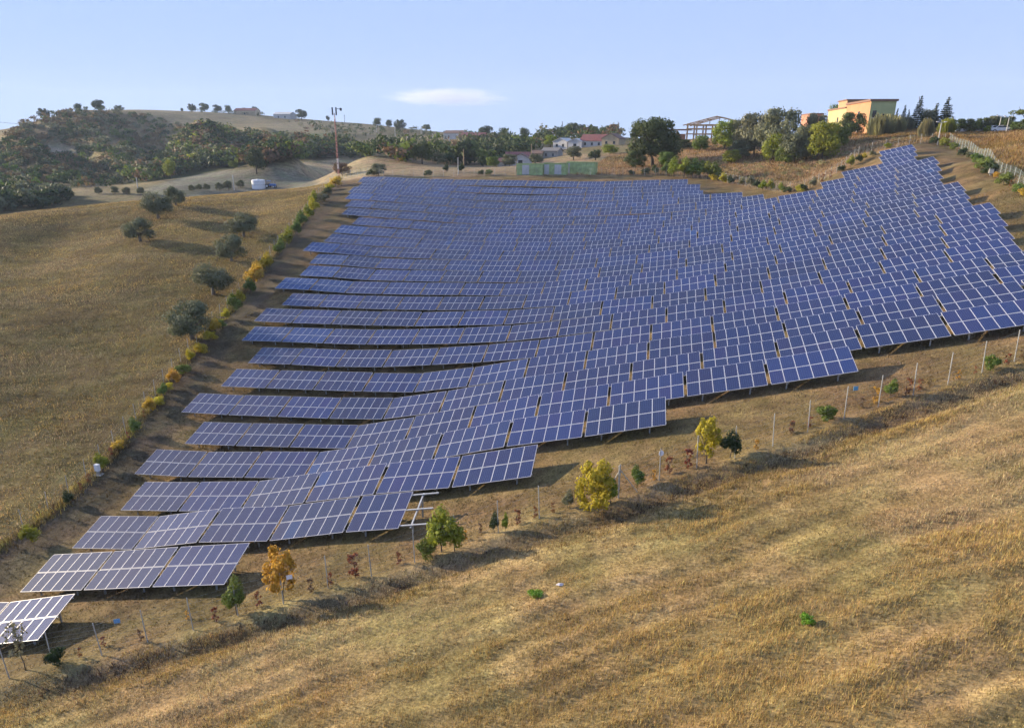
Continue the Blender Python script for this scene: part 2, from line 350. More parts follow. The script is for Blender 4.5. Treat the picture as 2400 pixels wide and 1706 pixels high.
def at(px, py):
    """the point of the hillside that lies at photograph pixel px, py, and metres per pixel there"""
    d = FWD * FL + RT * (px - 1200) - UP * (py - 853)
    h = math.hypot(d[0], d[1])
    a = math.atan2(d[0], d[1])
    t = _bil(np.full(len(_rs), a), np.log(_rs))
    k = np.nonzero(t >= d[2] / h)[0]
    if not len(k):                      # above the skyline: stand on the ridge itself
        r = _rs[int(np.argmax(t))]
        P = d * (r / h)
        return Vector((P[0], P[1], float(t.max()) * r + CAMZ)), float(P @ FWD) / FL
    r = _rs[k[0]]
    if len(k) and k[0] > 0:
        i = k[0]
        f = (d[2] / h - t[i - 1]) / (t[i] - t[i - 1])
        r = _rs[i - 1] + f * (_rs[i] - _rs[i - 1])
    P = d * (r / h)
    return Vector((P[0], P[1], P[2] + CAMZ)), float(P @ FWD) / FL
def ray_r(px, py, r):
    d = FWD * FL + RT * (px - 1200) - UP * (py - 853)
    P = d * (r / math.hypot(d[0], d[1]))
    return Vector((P[0], P[1], P[2] + CAMZ)), float(P @ FWD) / FL
def pix(x, y, z):
    P = np.stack([x, y, z - CAMZ], -1)
    dp = np.maximum(P @ FWD, 1e-3)
    return 1200 + FL * (P @ RT) / dp, 853 - FL * (P @ UP) / dp
def inside(poly, X, Y):
    c = np.zeros(X.shape, bool)
    n = len(poly)
    for i in range(n):
        x1, y1 = poly[i]; x2, y2 = poly[i - 1]
        c ^= ((y1 > Y) != (y2 > Y)) & (X < (x2 - x1) * (Y - y1) / (y2 - y1 + 1e-12) + x1)
    return c

# ------------------------------------------------------------------ the ground sheet
VX, VY = GX.ravel(), GY.ravel()
VZ = ground_z(VX, VY)
# low furrows and tufts in the relief of the near fields
def wobble(x, y):
    u = x * .902 + y * .432; v = -x * .432 + y * .902
    return (.10 * np.sin(v * 1.9 + .7 * np.sin(u * .21)) * np.sin(v * .37 + u * .05) + .06 * np.sin(v * 4.3 + 1.3 * np.sin(u * .5)) + .05 * np.sin(u * 1.3 + v * 2.2))
_rad = np.hypot(VX, VY)
FENCE_PX = [(-230, 1661), (-105, 1624), (22, 1589), (124, 1555), (239, 1535), (346, 1504), (453, 1475), (558, 1443), (665, 1415), (769, 1377), (871, 1351), (972, 1318),
            (1068, 1283), (1168, 1248), (1264, 1214), (1360, 1191), (1449, 1167), (1545, 1126), (1633, 1096), (1722, 1073), (1811, 1046), (1893, 1013), (1978, 981), (2058, 954), (2140, 926),
            (2221, 901), (2301, 873), (2377, 847), (2452, 822), (2530, 796)]
FRONT = [at(*p)[0] for p in FENCE_PX]
_fx, _fy = np.array([p.x for p in FRONT]), np.array([p.y for p in FRONT])
fence_y = lambda x: np.interp(x, _fx, _fy)
near_field = VY < fence_y(VX) - .6
VZ = VZ + np.where(near_field & (_rad < 80), wobble(VX, VY), 0)
# ditch on the camera side of the front fence
_dd = (fence_y(VX) - VY)
VZ -= np.where(_rad < 90, .4 * np.exp(-((_dd - 2.4) / 1.1) ** 2), 0)
PXv, PYv = pix(VX, VY, VZ)

def lerpc(a, b, t): return a + (b - a) * t[:, None]
tone = np.tile(np.array([0.245, 0.174, 0.086]), (len(VX), 1))                   # dry straw field
left_fence_px = [(-150, 1390), (20, 1262), (85, 1223), (152, 1168), (211, 1112), (261, 1058), (307, 1002), (388, 897), (452, 816), (525, 736), (588, 662), (648, 585), (721, 498), (763, 445), (795, 420)]
LEFTF = [at(*p)[0] for p in left_fence_px]
_lx, _ly = np.array([p.x for p in LEFTF]), np.array([p.y for p in LEFTF])
left_x = lambda y: np.interp(y, _ly, _lx)
right_fence_px = [(2224, 338), (2271, 361), (2326, 401), (2364, 425), (2400, 446), (2460, 482), (2540, 530)]
RIGHTF = [at(*p)[0] for p in right_fence_px]
back_fence_px = [(800, 420), (900, 417), (1000, 416), (1150, 413), (1300, 411), (1420, 411), (1500, 412), (1586, 414), (1669, 421), (1723, 431), (1783, 444), (1846, 451), (1888, 445), (1956, 409), (2012, 364), (2060, 352), (2110, 345), (2190, 335), (2224, 338)]
BACKF = [at(*p)[0] for p in back_fence_px]
park_poly = [(p.x, p.y) for p in LEFTF] + [(p.x, p.y) for p in BACKF] + [(p.x, p.y) for p in RIGHTF] + [(p.x, p.y) for p in reversed(FRONT)]
park = inside(park_poly, VX, VY)
tone[park] = (.155, .105, .055)                                               # trodden soil and short grass of the solar park
lefthill = (VX < left_x(VY)) & (_rad < 215) & ~near_field
tone[lefthill] = (.150, .108, .046)  # left hill grass, colour set darker to stand in for the grazing sun
# bare strip between the left fence and the panel rows
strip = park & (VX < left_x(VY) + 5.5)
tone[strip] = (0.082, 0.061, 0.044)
# pale loose earth thrown up along the ditch
berm = (np.abs(_dd - 1.15) < .5) & (_rad < 90)
tone[berm] = (0.172, 0.143, 0.102)
ditch = (np.abs(_dd - 2.0) < .75) & (_rad < 90)
tone[ditch] = (.105, .074, .046)
def zone(poly, r0, r1, col):
    m = inside(poly, PXv, PYv) & (_rad > r0) & (_rad < r1)
    tone[m] = col
far = _rad > 215
tone[far] = (0.139, 0.111, 0.061)
zone([(-300, 300), (100, 255), (330, 262), (500, 300), (480, 420), (300, 440), (-300, 500)], 300, 900, (.165, .122, .068))          # wooded hill floor
zone([(290, 440), (300, 400), (480, 300), (580, 330), (770, 335), (770, 375), (560, 395), (400, 430)], 330, 560, (0.057, 0.061, 0.026))
zone([(310, 255), (430, 258), (560, 262), (640, 285), (640, 310), (520, 308), (440, 300), (320, 270)], 520, 1000, (0.193, 0.152, 0.094))     # stubble on the ridge
zone([(530, 308), (640, 310), (800, 300), (820, 318), (800, 345), (700, 345), (600, 325)], 430, 760, (0.070, 0.090, 0.041))                      # green field
zone([(620, 285), (800, 285), (900, 300), (900, 322), (640, 308)], 560, 1100, (0.180, 0.148, 0.098))
zone([(330, 455), (345, 440), (420, 418), (520, 400), (640, 388), (680, 390), (750, 430), (720, 445), (500, 470), (350, 480)], 200, 400, (0.135, 0.127, 0.102))  # harrowed grey field
zone([(640, 390), (690, 380), (800, 370), (860, 366), (890, 380), (890, 412), (800, 425), (750, 430), (690, 395)], 180, 380, (0.295, 0.221, 0.143))   # bare beige mound
zone([(860, 322), (1060, 318), (1080, 340), (1040, 350), (880, 350)], 380, 800, (0.246, 0.180, 0.107))
zone([(880, 370), (1200, 372), (1300, 360), (1500, 360), (1500, 412), (880, 416)], 168, 330, (0.246, 0.176, 0.115))
for _b in [[(85, 345), (130, 338), (185, 348), (190, 366), (140, 364), (90, 358)], [(98, 396), (150, 394), (158, 404), (105, 405)], [(340, 398), (375, 388), (385, 396), (350, 412)]]: zone(_b, 300, 900, (.25, .215, .175))
zone([(10, 352), (60, 322), (120, 300), (130, 306), (70, 332), (20, 360)], 300, 900, (.22, .15, .085))
zone([(150, 372), (225, 370), (228, 380), (155, 382)], 300, 900, (.16, .16, .07))
mound = (_rad > 150) & (_rad < 260) & (PXv > 1480) & (PXv < 2260) & ~park
tone[mound] = (0.279, 0.184, 0.102)
rightf = (PXv > 2215) & (_rad < 260) & ~park & (VY > 60)
tone[rightf] = (0.238, 0.156, 0.061)
# slightly blurred zone borders
_tg = tone.reshape(NA, NR, 3)
for _ in range(2):
    _p = np.pad(_tg, ((1, 1), (1, 1), (0, 0)), mode='edge')
    _tg = (_p[1:-1, 1:-1] * 2 + _p[:-2, 1:-1] + _p[2:, 1:-1] + _p[1:-1, :-2] + _p[1:-1, 2:]) / 6
tone = _tg.reshape(-1, 3)
ii, jj = np.meshgrid(np.arange(NA - 1), np.arange(NR - 1), indexing='ij')
q = (ii * NR + jj).ravel()
FQ = np.stack([q, q + 1, q + NR + 1, q + NR], 1)[:, ::-1]

def ground_material():
    m, nt, b = mat('dry_ground')
    N, L = nt.nodes, nt.links
    geo = N.new('ShaderNodeNewGeometry')
    att = N.new('ShaderNodeAttribute'); att.attribute_name = 'tone'
    def noise(scale, detail=6, vec=None, rough=.6):
        t = N.new('ShaderNodeTexNoise'); t.inputs['Scale'].default_value = scale; t.inputs['Detail'].default_value = detail; t.inputs['Roughness'].default_value = rough
        L.new(vec if vec is not None else geo.outputs['Position'], t.inputs['Vector']); return t.outputs[0]
    mp = N.new('ShaderNodeMapping'); mp.vector_type = 'TEXTURE'
    mp.inputs['Rotation'].default_value = (0, 0, R(25.6)); mp.inputs['Scale'].default_value = (6.0, 1.0, 1.0)
    L.new(geo.outputs['Position'], mp.inputs['Vector'])
    def rng_(x, a, b_, lo, hi):
        r = N.new('ShaderNodeMapRange'); r.inputs[1].default_value = a; r.inputs[2].default_value = b_; r.inputs[3].default_value = lo; r.inputs[4].default_value = hi
        L.new(x, r.inputs[0]); return r.outputs[0]
    def mul(a, b_):
        t = N.new('ShaderNodeMath'); t.operation = 'MULTIPLY'; L.new(a, t.inputs[0]); L.new(b_, t.inputs[1]); return t.outputs[0]
    big, mid_, fine = noise(.05, 5), noise(.55, 8), noise(7.0, 8)
    streak = noise(.55, 7, mp.outputs[0])
    v = mul(mul(rng_(big, .3, .7, .8, 1.2), rng_(mid_, .3, .7, .62, 1.38)), mul(rng_(fine, .3, .7, .45, 1.55), rng_(streak, .32, .68, .72, 1.28)))
    sc = N.new('ShaderNodeVectorMath'); sc.operation = 'SCALE'
    L.new(att.outputs['Color'], sc.inputs[0]); L.new(v, sc.inputs['Scale'])
    # greener and redder patches
    mx2 = N.new('ShaderNodeMix'); mx2.data_type = 'RGBA'
    mx2.inputs['A'].default_value = (.92, 1.02, .80, 1); mx2.inputs['B'].default_value = (1.06, .985, .92, 1)
    L.new(rng_(noise(.16, 5), .38, .62, 0, 1), mx2.inputs['Factor'])
    vm = N.new('ShaderNodeVectorMath'); vm.operation = 'MULTIPLY'
    L.new(sc.outputs[0], vm.inputs[0]); L.new(mx2.outputs['Result'], vm.inputs[1])
    L.new(vm.outputs[0], b.inputs['Base Color'])
    b.inputs['Roughness'].default_value = .95
    b.inputs['Specular IOR Level'].default_value = .1
    bp = N.new('ShaderNodeBump'); bp.inputs['Strength'].default_value = .6; bp.inputs['Distance'].default_value = .12
    ad = N.new('ShaderNodeMath'); ad.operation = 'ADD'; L.new(noise(3.0, 8, rough=.7), ad.inputs[0]); L.new(mul(streak, mid_), ad.inputs[1])
    L.new(ad.outputs[0], bp.inputs['Height']); L.new(bp.outputs[0], b.inputs['Normal'])
    return m
ground = link('ground', npmesh('ground', np.stack([VX, VY, VZ], 1), FQ, ground_material(), smooth=True, color=tone))
tag(ground, kind='structure')

# ------------------------------------------------------------------ the solar park
ROW_Y = lambda k: 47.13 + (k - 5) * 5.307
SLOPE, TILT, CLEAR = 3.378, R(18.66), .75
W = 5.86
def panel_material():
    m, nt, b = mat('solar_cells')
    N, L = nt.nodes, nt.links
    tc = N.new('ShaderNodeTexCoord'); oi = N.new('ShaderNodeObjectInfo')
    sp = N.new('ShaderNodeSeparateXYZ'); L.new(tc.outputs['Object'], sp.inputs[0])
    def math_(op, a, b_=None, c=None):
        t = N.new('ShaderNodeMath'); t.operation = op
        for i, x in enumerate((a, b_, c)):
            if x is None: continue
            if isinstance(x, (int, float)): t.inputs[i].default_value = x
            else: L.new(x, t.inputs[i])
        return t.outputs[0]
    cw = (W / 6 - .012 - .07) / 6
    # thin silver ribbons between the six cell columns and the ten cell courses
    fx = math_('ABSOLUTE', math_('SUBTRACT', math_('FRACT', math_('DIVIDE', math_('ADD', sp.outputs[0], 10 * cw * 6), cw)), .5))
    fy = math_('ABSOLUTE', math_('SUBTRACT', math_('FRACT', math_('DIVIDE', math_('ADD', sp.outputs[1], 10.0), .157)), .5))
    lx = math_('GREATER_THAN', fx, .455); ly = math_('GREATER_THAN', fy, .485)
    bus = math_('GREATER_THAN', math_('ABSOLUTE', math_('SUBTRACT', math_('FRACT', math_('MULTIPLY', fx, 3.0)), .5)), .47)
    line = math_('MAXIMUM', math_('MAXIMUM', lx, math_('MULTIPLY', ly, .6)), math_('MULTIPLY', bus, .35))
    vor = N.new('ShaderNodeTexVoronoi'); vor.inputs['Scale'].default_value = 45
    L.new(tc.outputs['Object'], vor.inputs['Vector'])
    ramp = N.new('ShaderNodeValToRGB')
    ramp.color_ramp.elements[0].color = (.007, .020, .094, 1); ramp.color_ramp.elements[1].color = (.013, .019, .094, 1)
    e2 = ramp.color_ramp.elements.new(.55); e2.color = (.008, .019, .086, 1)
    e3 = ramp.color_ramp.elements.new(.93); e3.color = (.011, .017, .078, 1)
    L.new(oi.outputs['Random'], ramp.inputs[0])
    bat = N.new('ShaderNodeMix'); bat.data_type = 'RGBA'; bat.inputs['B'].default_value = (.007, .034, .140, 1)      # a bluer batch of modules
    L.new(ramp.outputs[0], bat.inputs['A']); L.new(oi.outputs['Object Index'], bat.inputs['Factor'])
    sep = N.new('ShaderNodeSeparateColor'); L.new(vor.outputs['Color'], sep.inputs[0])
    cr = N.new('ShaderNodeMapRange'); cr.inputs[3].default_value = .8; cr.inputs[4].default_value = 1.2; L.new(sep.outputs[0], cr.inputs[0])
    tb = N.new('ShaderNodeVectorMath'); tb.operation = 'MULTIPLY'; L.new(bat.outputs['Result'], tb.inputs[0]); L.new(oi.outputs['Color'], tb.inputs[1])
    sc = N.new('ShaderNodeVectorMath'); sc.operation = 'SCALE'; L.new(tb.outputs[0], sc.inputs[0]); L.new(cr.outputs[0], sc.inputs['Scale'])
    mx = N.new('ShaderNodeMix'); mx.data_type = 'RGBA'; mx.inputs['B'].default_value = (.10, .125, .23, 1)
    L.new(sc.outputs[0], mx.inputs['A']); L.new(math_('MULTIPLY', line, .55), mx.inputs['Factor'])
    L.new(mx.outputs['Result'], b.inputs['Base Color'])
    b.inputs['Roughness'].default_value = .75
    b.inputs['Specular IOR Level'].default_value = .14
    b.inputs['Coat Weight'].default_value = .65
    b.inputs['Coat Roughness'].default_value = .03
    b.inputs['Coat IOR'].default_value = 1.5
    # settled dust, heavier in faint drifts
    return m
M_cells = panel_material()
M_alu = plain('anodised_aluminium', (.50, .50, .54), rough=.45, metal=.0, var=.08, scale=2)
M_galv = plain('galvanised_steel', (.42, .43, .44), rough=.5, metal=.6, var=.2, scale=3)
M_back = plain('white_backsheet', (.55, .55, .55), rough=.8, var=.05)
PW, PH, TH = W / 6 - .012, (SLOPE - .05) / 2, .04
FB = .022
_p = MB()
_p.add([(FB - .004, FB - .004, TH - .006), (PW - FB + .004, FB - .004, TH - .006), (PW - FB + .004, PH - FB + .004, TH - .006), (FB - .004, PH - FB + .004, TH - .006)], [(0, 1, 2, 3)], 0)
_p.add([(FB - .004, FB - .004, .004), (PW - FB + .004, FB - .004, .004), (PW - FB + .004, PH - FB + .004, .004), (FB - .004, PH - FB + .004, .004)], [(3, 2, 1, 0)], 1)
me_panel = _p.mesh('solar_panel', [M_cells, M_back])
_f = MB()
_f.box(0, PW, 0, FB, 0, TH); _f.box(0, PW, PH - FB, PH, 0, TH); _f.box(0, FB, FB, PH - FB, 0, TH); _f.box(PW - FB, PW, FB, PH - FB, 0, TH)
me_frame = _f.mesh('frame', M_alu)
_r = MB(); _r.box(-W / 2 - .02, W / 2 + .02, -.045, .045, -.09, -.004); me_rail = _r.mesh('rail', M_galv)
_r = MB(); _r.box(-.05, .05, .1, SLOPE - .1, -.2, -.095); me_rafter = _r.mesh('rafter', M_galv)
_r = MB(); _r.box(-.05, .05, -.04, .04, -3.0, 0); me_leg = _r.mesh('leg', M_galv)

# row number: list of (x of the left end, x of the right end, number of tables)
ROWS = {1: [(-49.2, -36.93, 2)], 2: [(-45.3, -27.3, 3)], 3: [(-46.2, -15.5, 5)], 4: [(-46.5, -9.7, 6)], 5: [(-49.9, -.95, 8)], 6: [(-48.5, 12.3, 10)],
        7: [(-53.2, 31.7, 14)], 8: [(-52.0, 32.7, 14)], 9: [(-52.0, 32.4, 14)], 10: [(-56.6, 33.5, 15)], 11: [(-58.3, 31.4, 15)], 12: [(-57.3, 32.5, 15)],
        13: [(-61.8, 33.6, 16)], 14: [(-60.7, 34.5, 16)], 15: [(-62.1, 33.35, 16)], 16: [(-66.4, 34.5, 17)], 17: [(-65.3, 35.5, 17)], 18: [(-66.2, 34.4, 17)],
        19: [(-65.2, 35.5, 17)], 20: [(-70.2, 36.6, 18)], 21: [(-72.2, 11.0, 14), (20.2, 37.6, 3)], 22: [(-75.0, 7.5, 14), (24.3, 35.8, 2)],
        23: [(-77.0, .3, 13), (31.2, 36.9, 1)], 24: [(-77.2, -.4, 13), (32.2, 37.9, 1)], 25: [(-80.0, -3.1, 13)]}
T_ROT = Matrix.Rotation(TILT, 4, 'X')
NROW = {k: sum(s[2] for s in v) for k, v in ROWS.items()}
n_tables = 0
def solar_table(k, xa, xb, idx, total):
    global n_tables
    y = ROW_Y(k)
    w = min((xb - xa) - .24, 5.95)
    xc = (xa + xb) / 2
    za, zb = gz(xa + .12, y) + CLEAR, gz(xb - .12, y) + CLEAR
    al = math.atan2(zb - za, w)
    base = Vector((xc, y, gz(xc, y)))
    e_ = empty('solar_table', base)
    X = Vector((math.cos(al), 0, math.sin(al)))
    tj = TILT + R(random.uniform(-.8, .8))
    Yv = Vector((0, math.cos(tj), math.sin(tj)))
    Yv = (Yv - X * X.dot(Yv)).normalized()
    Z = X.cross(Yv)
    sx = (w / math.cos(al)) / W
    Mx = Matrix(((X.x * sx, Yv.x, Z.x, 0), (X.y * sx, Yv.y, Z.y, 0), (X.z * sx, Yv.z, Z.z, (za + zb) / 2 - base.z), (0, 0, 0, 1)))
    tf = random.uniform(.78, 1.25); tint = (tf * random.uniform(.92, 1.12), tf, tf * random.uniform(.92, 1.06), 1)      # batches differ a little
    partial = (k == 3 and idx == total - 1)
    for c in range(6):
        if partial and c > 3: continue
        for r_ in range(2):
            jit = Matrix.Translation((-W / 2 + c * W / 6 + .006, r_ * (PH + .05), random.uniform(0, .006)))
            p = link('solar_panel', me_panel, e_, Mx @ jit)
            p.color = tint
            if (k in (10, 13) and idx < 2) or (k in (14, 15, 16, 18, 22) and idx < 1) or (idx % 7 == 3 and (c * 2 + r_ + k) % 23 == 5): p.pass_index = 1
            link('frame', me_frame, p)
    for yy in (.28, SLOPE / 2, SLOPE - .28):
        link('rail', me_rail, e_, Mx @ Matrix.Translation((0, yy, 0)))
    for xx in (-W * .3, W * .3):
        link('rafter', me_rafter, e_, Mx @ Matrix.Translation((xx, 0, 0)))
        for yy in (.55, SLOPE - .6):
            q_ = Mx @ Vector((xx, yy, -.2))
            link('leg', me_leg, e_, Matrix.Translation(q_))
    pos = 'leftmost' if idx == 0 else ('rightmost' if idx == total - 1 else ORD[idx] + ' from the left')
    if total == 1: pos = 'only one'
    rowname = 'front row' if k == 1 else ('rearmost row' if k == 25 else ORD[k - 1] + ' row from the front')
    if partial: lab = 'short solar table with bare mounting rails at its right end, third row from front'
    else: lab = 'tilted blue solar table, %s in the %s' % (pos, rowname)
    tag(e_, lab, 'solar table', 'solar tables standing in rows on the hillside')
    n_tables += 1
    return e_
for k, segs in ROWS.items():
    tot = NROW[k]; i = 0
    for xa, xb, n in segs:
        p_ = (xb - xa) / n
        for j in range(n):
            solar_table(k, xa + j * p_, xa + (j + 1) * p_, i, tot); i += 1

# ------------------------------------------------------------------ the fences round the park
M_post = plain('galvanised_post', (.36, .37, .37), rough=.55, metal=.3, var=.15, scale=2)
M_wire = plain('green_coated_wire', (.20, .29, .27), rough=.5, var=.1)
M_wire2 = plain('galvanised_wire', (.30, .32, .31), rough=.5, metal=.3, var=.1)
_b = MB(); _b.tube([(0, 0, -.4), (0, 0, 2.2)], .031, 8); _b.tube([(0, 0, 2.2), (0, 0, 2.23)], [.034, .018], 8)
me_post = _b.mesh('post', M_post)
def along(points, step):
    """points every step metres along a polyline on the ground"""
    out, acc = [], 0.0
    for a, b in zip(points[:-1], points[1:]):
        d = math.hypot(b.x - a.x, b.y - a.y)
        t = acc
        while t < d:
            x, y = a.x + (b.x - a.x) * t / d, a.y + (b.y - a.y) * t / d
            out.append(Vector((x, y, gz(x, y)))); t += step
        acc = t - d
    return out
def fence(points, label, wires, wire_mat, post_h=1.0, rad=.004, verticals=0, lean=0.0):
    """one fence: posts and the wire bays between them are its parts"""
    e_ = empty('boundary_fence', points[0])
    tag(e_, label, 'fence')
    pl = [Vector((p.x, p.y, gz(p.x, p.y))) - points[0] for p in points]
    for p in pl:
        link('post', me_post, e_, Matrix.Translation(p) @ Matrix.Rotation(R(random.uniform(-1.5, 1.5) - lean), 4, 'Y') @ Matrix.Rotation(R(random.uniform(-1.5, 1.5)), 4, 'X') @ Matrix.Diagonal((1, 1, post_h, 1)))
    for a, b in zip(pl[:-1], pl[1:]):
        w = MB()
        top = 2.12 * post_h
        for i in range(wires):
            h = .12 + (top - .12) * i / (wires - 1)
            m = (a + b) / 2 + Vector((0, 0, h - random.uniform(.0, .04)))
            w.tube([a + Vector((0, 0, h)), m, b + Vector((0, 0, h))], rad, 3, cap=False)
        for j in range(verticals):
            t = (j + .5) / verticals
            p = a.lerp(b, t)
            w.tube([p + Vector((0, 0, .12)), p + Vector((0, 0, top))], rad, 3, cap=False)
        w.build('wire_bay', wire_mat, e_)
    return e_
fence(FRONT, 'wire fence with grey steel posts running along the lower edge of the park', 7, M_wire2, 1.02, rad=.006, lean=2.5)
fence(along(LEFTF, 2.6), 'wire fence lined with yellow shrubs along the left edge of the park', 6, M_wire, .9)
fence(along(RIGHTF, 2.2), 'green mesh fence climbing the right edge of the park to the lamp post', 6, M_wire, .95, rad=.006, verticals=8)
fence(along(BACKF, 2.6), 'wire fence along the upper edge of the park below the dry mound', 6, M_wire2, .85, rad=.006, verticals=4)

# corner post of the lower fence with its two slanting struts
p = FRONT[16]
b_ = empty('braced_fence_post', p)
tag(b_, 'fence post with two slanting struts beside the large yellow shrub', 'fence post')
MB().tube([(0, .06, -.3), (0, .06, 2.3)], .045, 8).build('post', M_post, b_)
for dx, dy in ((-1.1, -.55), (1.2, .62)):
    zz = gz(p.x + dx, p.y + dy) - p.z
    MB().tube([(0, .06, 1.95), (dx, dy, zz - .15)], .03, 8).build('strut', M_post, b_)

# small plates hung on the wire
def plate(px, py, col, label, shape):
    q, s = at(px, py)
    # the fence runs between the drone and that spot: hang the plate on the fence line
    d = FWD * FL + RT * (px - 1200) - UP * (py - 853)
    best = min(range(len(FRONT) - 1), key=lambda i: abs((pix(np.array([FRONT[i].x]), np.array([FRONT[i].y]), np.array([FRONT[i].z]))[0][0] + pix(np.array([FRONT[i + 1].x]), np.array([FRONT[i + 1].y]), np.array([FRONT[i + 1].z]))[0][0]) / 2 - px))
    a, b = FRONT[best], FRONT[best + 1]
    nx, ny = -(b.y - a.y), (b.x - a.x)
    t = (nx * a.x + ny * a.y) / (nx * d[0] + ny * d[1])
    c = Vector((d[0] * t, d[1] * t, d[2] * t + CAMZ))
    m = MB()
    if shape == 'round':
        n = 14
        v = [(.17 * math.cos(2 * math.pi * i / n), y, .2 * math.sin(2 * math.pi * i / n)) for y in (-.008, .008) for i in range(n)]
        m.add(v, [tuple(range(n)), tuple(range(2 * n - 1, n - 1, -1))] + [(i, i + n, (i + 1) % n + n, (i + 1) % n) for i in range(n)])
    else: m.box(-.17, .17, -.008, .008, -.14, .14)
    o = m.build('fence_plate', plain('plate_' + shape + str(px), col, rough=.4, var=.06))
    o.location = c
    o.rotation_euler = (0, 0, math.atan2(b.y - a.y, b.x - a.x))
    tag(o, label, 'plate', 'plates hung on the lower fence')
plate(274, 1455, (.10, .26, .48), 'small blue plate on the lower fence near the frontmost solar table', 'square')
plate(678, 1352, (.75, .74, .78), 'small white plate on the lower fence beside the orange sapling', 'square2')
plate(1550, 1062, (.72, .76, .82), 'round white plate on a post of the lower fence', 'round')
plate(2006, 910, (.06, .28, .50), 'small blue plate on the lower fence near the right end of the sixth row', 'square3')

# white metering box on a stand by the left fence
q, s = at(231, 1112)
c_ = empty('meter_box', q)
tag(c_, 'white metering cabinet on a concrete foot beside the left fence', 'cabinet')
M_white = plain('white_paint', (.74, .74, .76), rough=.5, var=.06)
M_conc = plain('concrete', (.34, .33, .31), rough=.9, var=.25, bump=.3)
MB().box(-.22, .22, -.15, .15, .42, 1.1).build('cabinet', M_white, c_)
MB().box(-.19, .19, -.165, -.153, .46, 1.06).build('door', M_white, c_)
MB().box(-.12, .12, -.1, .1, -.2, .42).build('pedestal', M_conc, c_)
MB().box(-.4, .45, -.3, .3, -.25, .05).build('footing', M_conc, c_)
q, s = at(2321, 411)
c_ = empty('meter_box', q)
tag(c_, 'small cream metering cabinet beside the right fence', 'cabinet')
MB().box(-.3, .3, -.2, .2, .25, 1.1).build('cabinet', plain('cream_paint', (.7, .66, .55), var=.08), c_)
MB().box(-.1, .1, -.1, .1, -.2, .25).build('pedestal', M_conc, c_)

# ------------------------------------------------------------------ plants
def leaf_cloud(blobs, n, size, seed, droop=0.0, shell=.7, tri=False):
    """n leaf-sized faces spread through a set of ellipsoids (cx,cy,cz,rx,ry,rz)"""
    g = np.random.default_rng(seed)
    B = np.array(blobs, float)
    vol = B[:, 3] * B[:, 4] * B[:, 5]
    wgt = vol ** .75; wgt /= wgt.sum()
    k = g.choice(len(B), n, p=wgt)
    d = g.normal(size=(n, 3)); d /= np.linalg.norm(d, axis=1)[:, None]
    rr = (shell + (1 - shell) * g.random(n) ** .7)[:, None] * (1 + .16 * g.normal(size=(n, 1)))
    c = B[k, :3] + d * rr * B[k, 3:]
    s = size * (.6 + .8 * g.random(n))[:, None]
    a = g.normal(size=(n, 3)); a /= np.linalg.norm(a, axis=1)[:, None]
    nrm = d * 1.25 + g.normal(size=(n, 3)) * .42
    b = np.cross(nrm, a); b /= np.linalg.norm(b, axis=1)[:, None] + 1e-9
    a = np.cross(b, nrm); a /= np.linalg.norm(a, axis=1)[:, None] + 1e-9
    a[:, 2] -= droop
    V = np.stack([c - a * s * .6, c + b * s * .38, c + a * s * .6, c - b * s * .38], 1)
    if tri:
        V = V[:, :3].reshape(-1, 3); F = np.arange(len(V)).reshape(-1, 3)
    else:
        V = V.reshape(-1, 3); F = np.arange(len(V)).reshape(-1, 4)
    return V, F

def blobs_round(seed, rx, rz, zc, n=14, br=.45):
    g = np.random.default_rng(seed)
    out = [(g.normal(0, .06) * rx, g.normal(0, .06) * rx, zc, rx * .48, rx * .48, rz * .52)]
    for i in range(n):
        t = 2 * math.pi * (i + g.random() * .8) / n
        u = g.uniform(-.75, .95)
        q = math.sqrt(max(0, 1 - u * u * .8))
        f = rx * br * g.uniform(.5, 1.3)
        k = g.uniform(.52, .82)
        out.append((math.cos(t) * rx * k * q, math.sin(t) * rx * k * q, zc + u * rz * .66, f, f, f * .85 * rz / rx))
    return out
def trunk_mesh(name, h, r0, limbs, seed, m, spread=.5):
    g = random.Random(seed)
    b = MB()
    p = [(0, 0, -.25)]
    x = y = 0
    for i in range(1, 5):
        x += g.uniform(-.06, .06) * h; y += g.uniform(-.06, .06) * h
        p.append((x, y, h * i / 4))
    b.tube(p, [r0 * 1.25, r0, r0 * .85, r0 * .7, r0 * .5], 7)
    for i in range(limbs):
        t = 2 * math.pi * (i + g.random() * .6) / limbs
        k = g.choice((2, 3, 3))
        s = Vector(p[k])
        e1 = s + Vector((math.cos(t) * spread * .5, math.sin(t) * spread * .5, h * .3))
        e2 = s + Vector((math.cos(t) * spread, math.sin(t) * spread, h * g.uniform(.5, .75)))
        b.tube([s, e1, e2], [r0 * .5, r0 * .34, r0 * .12], 5)
    return b.mesh(name, m, True)

